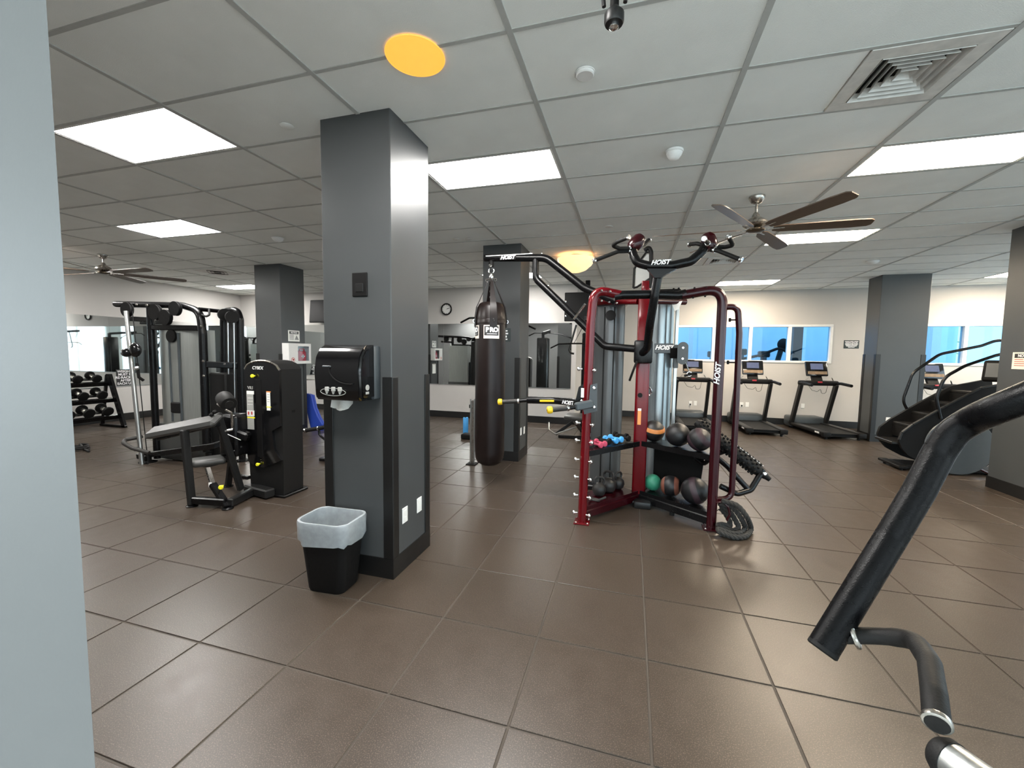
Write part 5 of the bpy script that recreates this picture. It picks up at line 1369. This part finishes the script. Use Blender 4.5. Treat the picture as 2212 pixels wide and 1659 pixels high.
for x, y in ((462, 785), (486, 786)): G().lathe([(.014, 0), (.014, .012)], c_(x, y, 4.5), (0, -1, 0), 8).out('bolt', CHROME, cm)
G().box((c_(450, 800, 4.6).x, 4.6, .0), (c_(486, 800, 4.6).x, 4.75, c_(450, 805, 4.6).z), .02).out('lower_column', CHAR, cm)
G().beam(c_(446, 965), c_(520, 945, 4.75), .09, .08, .01).out('base_beam', BLK, cm)
p = c_(522, 940, 4.75); G().lathe([(.10, 0), (.10, .012), (.05, .03)], (p.x, p.y, 0), seg=20).out('foot', BLK, cm)
G().cyl((p.x, p.y, .02), (p.x, p.y, p.z), .045).out('foot_post', BLK, cm)
for x, y in ((296, 658), (318, 659), (436, 705), (440, 780), (441, 812), (444, 902)): G().lathe([(.016, 0), (.016, .014), (.009, .02)], c_(x, y, YM - .06), (0, -1, 0), 8).out('bolt', NICKEL, cm)

# ---------------- seated curl machine
cu = thing('curl_machine', 'black seated arm curl machine with yellow pins and a tall glossy tower', 'exercise machine', (-4.05, 3.5, 0))
def k_(x, y, Y): return at(x, y, Y=Y)
YT = 3.66
a = k_(527, 790, YT); b = k_(602, 783, YT); ztop = k_(565, 778, YT).z
xl, xr = a.x, b.x
yb2 = 3.98
# tower shell with a rounded top
n = 12
front = []
for k in range(n + 1):
    uu = k / n; front.append(V((xl + (xr - xl) * uu, YT, ztop - .10 + .10 * math.sin(PI * uu) ** .5)))
poly = [V((xl + .01, YT, .02)), V((xl, YT, .4))] + front + [V((xr, YT, .4)), V((xr - .01, YT, .02))]
G().prism([p + V((0, .03, 0)) for p in poly], (0, yb2 - YT - .03, 0)).out('tower_shell', CHAR, cu)
zc = k_(560, 1005, YT).z; zc2 = k_(565, 918, YT).z
fp = [V((xl + .02, YT, zc + .03)), V((xl + .005, YT, zc + .1))] + [p + V((0, 0, -.02)) for p in front] + [V((xr - .005, YT, zc2)), V((xr - .12, YT, zc2 - .06)), V((xr - .10, YT, zc + .2)), V((xr - .01, YT, zc + .08)), V((xl + .25, YT, zc - .02)), V((xl + .12, YT, zc - .02))]
G().prism(fp, (0, .035, 0)).out('front_cover', BLKG, cu)
G().box((xl + .16, YT - .006, zc + .1), (xl + .235, YT + .01, ztop - .22), .003).out('stack_slot', BLKM, cu)
G().tube([p + V((0, .01, -.006)) for p in front], .012, 8).out('top_trim', NICKEL, cu)
p = k_(556, 795, YT - .004); text('CYBEX', .05, p, (1, 0, 0), (0, 0, 1), INKW, cu, .2, bold=.0004)
p = k_(541, 838, YT - .004); text('VR1', .05, p, (1, 0, 0), (0, 0, 1), LABG, cu, bold=.0005)
def lab(x0, y0, x1, y1, m, nm, o=.004):
    p = k_(x0, y0, YT - o); q = k_(x1, y1, YT - o)
    G().box((min(p.x, q.x), YT - o, min(p.z, q.z)), (max(p.x, q.x), YT, max(p.z, q.z)), .0005).out(nm, m, cu)
lab(532, 844, 549, 928, LABG, 'instruction_label'); lab(533, 844, 548, 852, PAPER, 'instruction_head', .005)
lab(533, 886, 549, 899, PAPER, 'instruction_figures', .005); lab(534, 900, 550, 904, YELF, 'instruction_stripe', .005)
for x in (537, 544): lab(x - 2, 889, x + 1.5, 896, INKB, 'instruction_figure', .006)
for y in (859, 866, 873): lab(535, y, 546, y + 1.5, PAPER, 'instruction_line', .005)
lab(575, 845, 584, 887, PAPER, 'caution_label'); lab(575, 845, 584, 848, LABO, 'caution_head', .005); lab(575.5, 878, 585, 880.5, YELF, 'caution_stripe', .005)
for y in (852, 857, 862, 867): lab(577, y, 582, y + 1.3, INKG, 'caution_line', .005)
for x, y, r in ((550, 812, .020), (561, 1002, .018)):
    G().lathe([(.008, 0), (.008, .02), (r, .022), (r * 1.05, .035), (r * .8, .042)], k_(x, y, YT), (0, -1, 0), 16).out('selector_pin', YELF, cu)
for k in range(5): G().lathe([(.006, 0), (.005, .005)], k_(563 + .4 * k, 978 + k * 5, YT), (0, -1, 0), 8).out('weight_plate_mark', NICKEL, cu)
# side cup holder
p = at(622, 880, Y=3.85)
cup = G().lathe([(.04, -.09), (.046, .0), (.050, .02), (.044, .02), (.038, -.08)], (p.x + .01, 3.85, p.z), seg=18).out('cup_holder', BLKM, cu)
G().box((xr, 3.82, p.z - .06), (p.x - .02, 3.88, p.z - .02), .006).out('cup_bracket', BLKM, cu)
G().box((xl - .02, YT - .01, 0), (xr + .04, yb2 + .03, .03), .008).out('tower_foot', BLK, cu)
# frame
f1 = k_(415, 1092, 3.17); f1.z = 0; f2 = k_(492, 1099, 3.23); f2.z = 0
for p in (f1, f2): G().lathe([(.055, 0), (.055, .010), (.03, .02)], (p.x, p.y, 0), seg=18).out('foot', BLK, cu)
top1 = k_(398, 928, 3.17)
G().beam(f1 + V((0, 0, .015)), top1, .055, .075, .012, up=(0, 1, 0)).out('front_post', CHAR, cu)
G().beam(f1 + V((.02, .0, .07)), f2 + V((-.02, 0, .07)), .06, .075, .01).out('base_beam', BLK, cu)
G().beam(f2 + V((0, .02, .055)), V((xl + .10, YT + .05, .055)), .07, .085, .01).out('base_beam', CHAR, cu)
G().beam(V((xl - .02, YT + .02, .06)), V((xr - .1, YT - .06, .06)), .12, .10, .015).out('base_beam', CHAR, cu)
# seat post with chrome insert and yellow knob
s0 = f2 + V((0, 0, .02)); s1 = k_(459, 1045, 3.26)
G().beam(s0, s1, .05, .07, .008, up=(0, 1, 0)).out('seat_tube', BLK, cu)
s2 = k_(448, 1010, 3.28)
G().beam(s1 - (s2 - s1).normalized() * .03, s2, .032, .045, .004, up=(0, 1, 0)).out('seat_stem', NICKEL, cu)
G().box((s1.x - .022, s1.y - .03, s1.z - .03), (s1.x + .022, s1.y - .022, s1.z + .02), .003).out('seat_stem_label', PAPER, cu)
for k in range(3):
    pp = s1 + (s2 - s1) * (.3 + .18 * k) + V((0, -.022, 0)); G().lathe([(.006, 0), (.006, .003)], pp, (0, -1, 0), 8).out('adjust_hole', BLKM, cu)
kn = k_(478, 1052, 3.24); G().lathe([(.008, -.05), (.008, 0), (.022, .002), (.024, .016), (.016, .024)], kn, (.55, -.8, .0), 16).out('seat_knob', YELF, cu)
sa = k_(412, 1000, 3.24); sb = k_(487, 989, 3.5)
q = G(); dS = (sb - sa); dS.z = 0; dS.normalize(); nS = V((-dS.y, dS.x, 0)); z0 = s2.z
LS = (V((sb.x, sb.y, 0)) - V((sa.x, sa.y, 0))).length
MS = Matrix((dS, nS, V((0, 0, 1)))).transposed().to_4x4(); MS.translation = V((sa.x, sa.y, z0))
G().box((0, -.10, 0), (LS, .14, .075), .035, MS, 3).out('seat', PAD, cu)
# arm pad on top of the front post
pa = k_(324, 936, 3.20); pb = k_(472, 907, 3.28)
G().beam(pa, pb, .18, .075, .03, up=(0, -.5, .85)).out('arm_pad', PAD, cu)
G().beam(pa + V((.1, .03, -.05)), pb + V((-.05, .03, -.05)), .08, .05, .008).out('arm_pad_plate', BLK, cu)
# slanting brace and rear post
G().beam(k_(470, 893, 3.34), k_(521, 1058, 3.58), .05, .075, .012, up=(0, 1, 0)).out('slanting_brace', CHAR, cu)
r0_ = k_(493, 1052, 3.78); r0_.z = 0
G().beam(r0_ + V((0, 0, .01)), k_(505, 950, 3.70), .05, .07, .01, up=(0, 1, 0)).out('rear_post', CHAR, cu)
G().lathe([(.055, 0), (.055, .010), (.03, .02)], (r0_.x, r0_.y, 0), seg=18).out('foot', BLK, cu)
G().beam(k_(510, 1028, 3.66), k_(538, 1032, 3.66), .05, .04, .006).out('rear_tie', BLK, cu)
# moving arm, roller and pivot body
pv = k_(498, 930, 3.55)
G().box((pv.x - .13, 3.5, k_(498, 985, 3.55).z), (pv.x + .12, 3.72, k_(498, 895, 3.55).z), .04, None, 3).out('pivot_housing', BLK, cu)
G().beam(k_(538, 945, 3.6), pv, .10, .10, .02).out('pivot_arm', BLK, cu)
G().lathe([(.075, -.09), (.082, -.08), (.082, .08), (.075, .09)], k_(489, 866, 3.45), (.85, -.35, -.35), 22).out('roller_pad', RUB, cu)
G().lathe([(.045, .088), (.042, .095)], k_(489, 866, 3.45), (.85, -.35, -.35), 18).out('roller_cap', CHAR, cu)
G().tube([k_(470, 872, 3.4), k_(486, 884, 3.4), k_(500, 892, 3.45), k_(502, 925, 3.5)], .013, 8, .03).out('roller_arm', NICKEL, cu)
G().tube([k_(486, 931, 3.4), k_(503, 928, 3.45)], .011, 8).out('pin', CHROME, cu)
G().tube([k_(489, 937, 3.42), k_(520, 951, 3.5)], .006, 8).out('pivot_rod', CHROME, cu)
for x, y in ((498, 958), (522, 965), (506, 974)): G().lathe([(.010, 0), (.010, .008)], k_(x, y, 3.49), (0, -1, 0), 8).out('bolt', CHROME, cu)
for x, y in ((457, 896), (464, 890)): G().sph(k_(x, y, 3.28), .022, u=10, v=8).out('pad_bolt', BLKM, cu)

# ---------------- machine bar and blue mat between the columns
bm_ = thing('leg_machine', 'machine handle bar with a chrome tip poking out behind the near column', 'exercise machine', (-3.9, 5.4, 0))
G().tube([at(660, 930, Y=5.4), at(690, 925, Y=5.4), at(740, 916, Y=5.4)], .032, 12).out('handle_grip', RUB, bm_)
p = at(660, 930, Y=5.4); dd = (p - at(690, 925, Y=5.4)).normalized()
G().lathe([(.034, -.02), (.040, -.012), (.040, .012), (.026, .022), (.012, .022)], p, dd, 16).out('handle_tip', CHROME, bm_)
G().lathe([(.034, -.012), (.038, 0), (.034, .012)], at(688, 925, Y=5.4), dd, 14).out('collar', CHROME, bm_)
G().tube(fillet([at(689, 929, Y=5.4), at(690, 940, Y=5.4), at(702, 950, Y=5.4), at(740, 955, Y=5.4)], .08, 5), .018, 10).out('handle_stem', BLK, bm_)
p = at(752, 950, Y=5.4)
G().beam((p.x, 5.4, .03), (p.x, 5.4, 1.2), .09, .09, .012).out('post', BLK, bm_)
G().box((p.x - .3, 5.1, 0), (p.x + .3, 5.7, .05), .01).out('base', BLK, bm_)
G().box((p.x - .05, 5.3, .9), (p.x + .25, 5.8, 1.0), .03, None, 2).out('seat', PAD, bm_)
ym = 7.12
mp = [(663, 850, 0), (668, 852, 0), (673, 880, -.0), (681, 900, -.1), (694, 918, -.2)]
t = thing('exercise_mat', 'bright blue folding mat leaning against the first-aid column', 'mat', (-6.35, ym, 0))
prof = [at(x, y, Y=ym + dy) for x, y, dy in ((662, 850, .0), (671, 853, .0), (677, 880, 0), (685, 900, 0), (695, 917, 0))]
prof_b = [at(x, y, Y=ym + dy) for x, y, dy in ((662, 851, .0), (661, 870, 0), (664, 893, 0), (672, 925, 0))]
zz = min(p.z for p in prof + prof_b)
poly = [V((p.x, p.y, max(.0, p.z))) for p in prof] + [V((prof[-1].x - .02, ym, .0)), V((prof_b[-1].x, ym, .0))] + [V((p.x, p.y, max(.0, p.z))) for p in prof_b[::-1][1:]]
G().prism(poly, (0, .05, 0)).out('mat_panel', BLUEM, t)
G().prism([p + V((.012, .055, -.01)) if p.z > .02 else p + V((.012, .055, 0)) for p in poly], (0, .045, 0)).out('mat_panel', BLUEM, t)
p = at(170, 972, Z=0)
t = thing('resistance_band', 'dark coiled band left lying on the floor by the pale wall edge', 'band', (p.x, p.y, 0))
pts = [V((p.x + .16 * math.cos(a) * (1 - a * .02) , p.y + .11 * math.sin(a), .015 + .004 * a)) for a in [k * .35 for k in range(44)]]
G().tube(pts, .016, 6).out('coil', RUB, t)
G().tube([pts[-1], pts[-1] + V((.18, -.05, -.05)), V((p.x + .36, p.y - .06, .018))], .018, 8).out('handle', BLKM, t)

# ---------------- dumbbell rack by the mirror
RX = -10.62; RY1 = 5.98; RY0 = 3.9
rk = thing('dumbbell_rack', 'three-tier black dumbbell rack under the long mirror', 'rack', (RX, 5.0, 0))
tiers = [(.30, RX + .16), (.64, RX + .02), (.98, RX - .12)]
for y in (RY0, RY1):
    G().prism([V((RX + .38, y, 0)), V((RX + .48, y, 0)), V((RX + .10, y, 1.12)), V((RX - .02, y, 1.12))], (0, .05, 0)).out('end_frame', BLK, rk)
    G().box((RX - .30, y, 0), (RX + .48, y + .05, .05), .008).out('foot', BLK, rk)
    G().beam((RX - .24, y + .025, .04), (RX - .02, y + .025, 1.1), .05, .05, .006).out('back_post', BLK, rk)
for z, x in tiers:
    MT = Matrix.Translation((x, 0, z)) @ Matrix.Rotation(.30, 4, 'Y')
    G().box((-.17, RY0 + .02, -.012), (-.05, RY1 + .03, .0), .002, MT).out('shelf_rail', BLK, rk)
    G().box((.06, RY0 + .02, -.012), (.18, RY1 + .03, .0), .002, MT).out('shelf_rail', BLK, rk)
    G().box((.168, RY0 + .02, -.06), (.18, RY1 + .03, .02), .002, MT).out('shelf_lip', BLK, rk)
ordn = ['first', 'second', 'third', 'fourth', 'fifth', 'sixth']
for ti, (z, x) in enumerate(tiers):
    tn = ('bottom', 'middle', 'top')[ti]
    for k in range(6):
        rr = .098 - .006 * ti; y = RY1 - .17 - k * .31
        d = V((math.cos(.30), 0, -math.sin(.30))); up = V((math.sin(.30), 0, math.cos(.30)))
        c = V((x, y, z)) + d * .005 + up * (rr + .002)
        dumb('round_dumbbell', 'black dumbbell on the %s tier of the mirror rack, %s from its end frame' % (tn, ordn[k]), c, d, .26, rr, BLKM, NICKEL, 'dumbbells on the mirror rack')
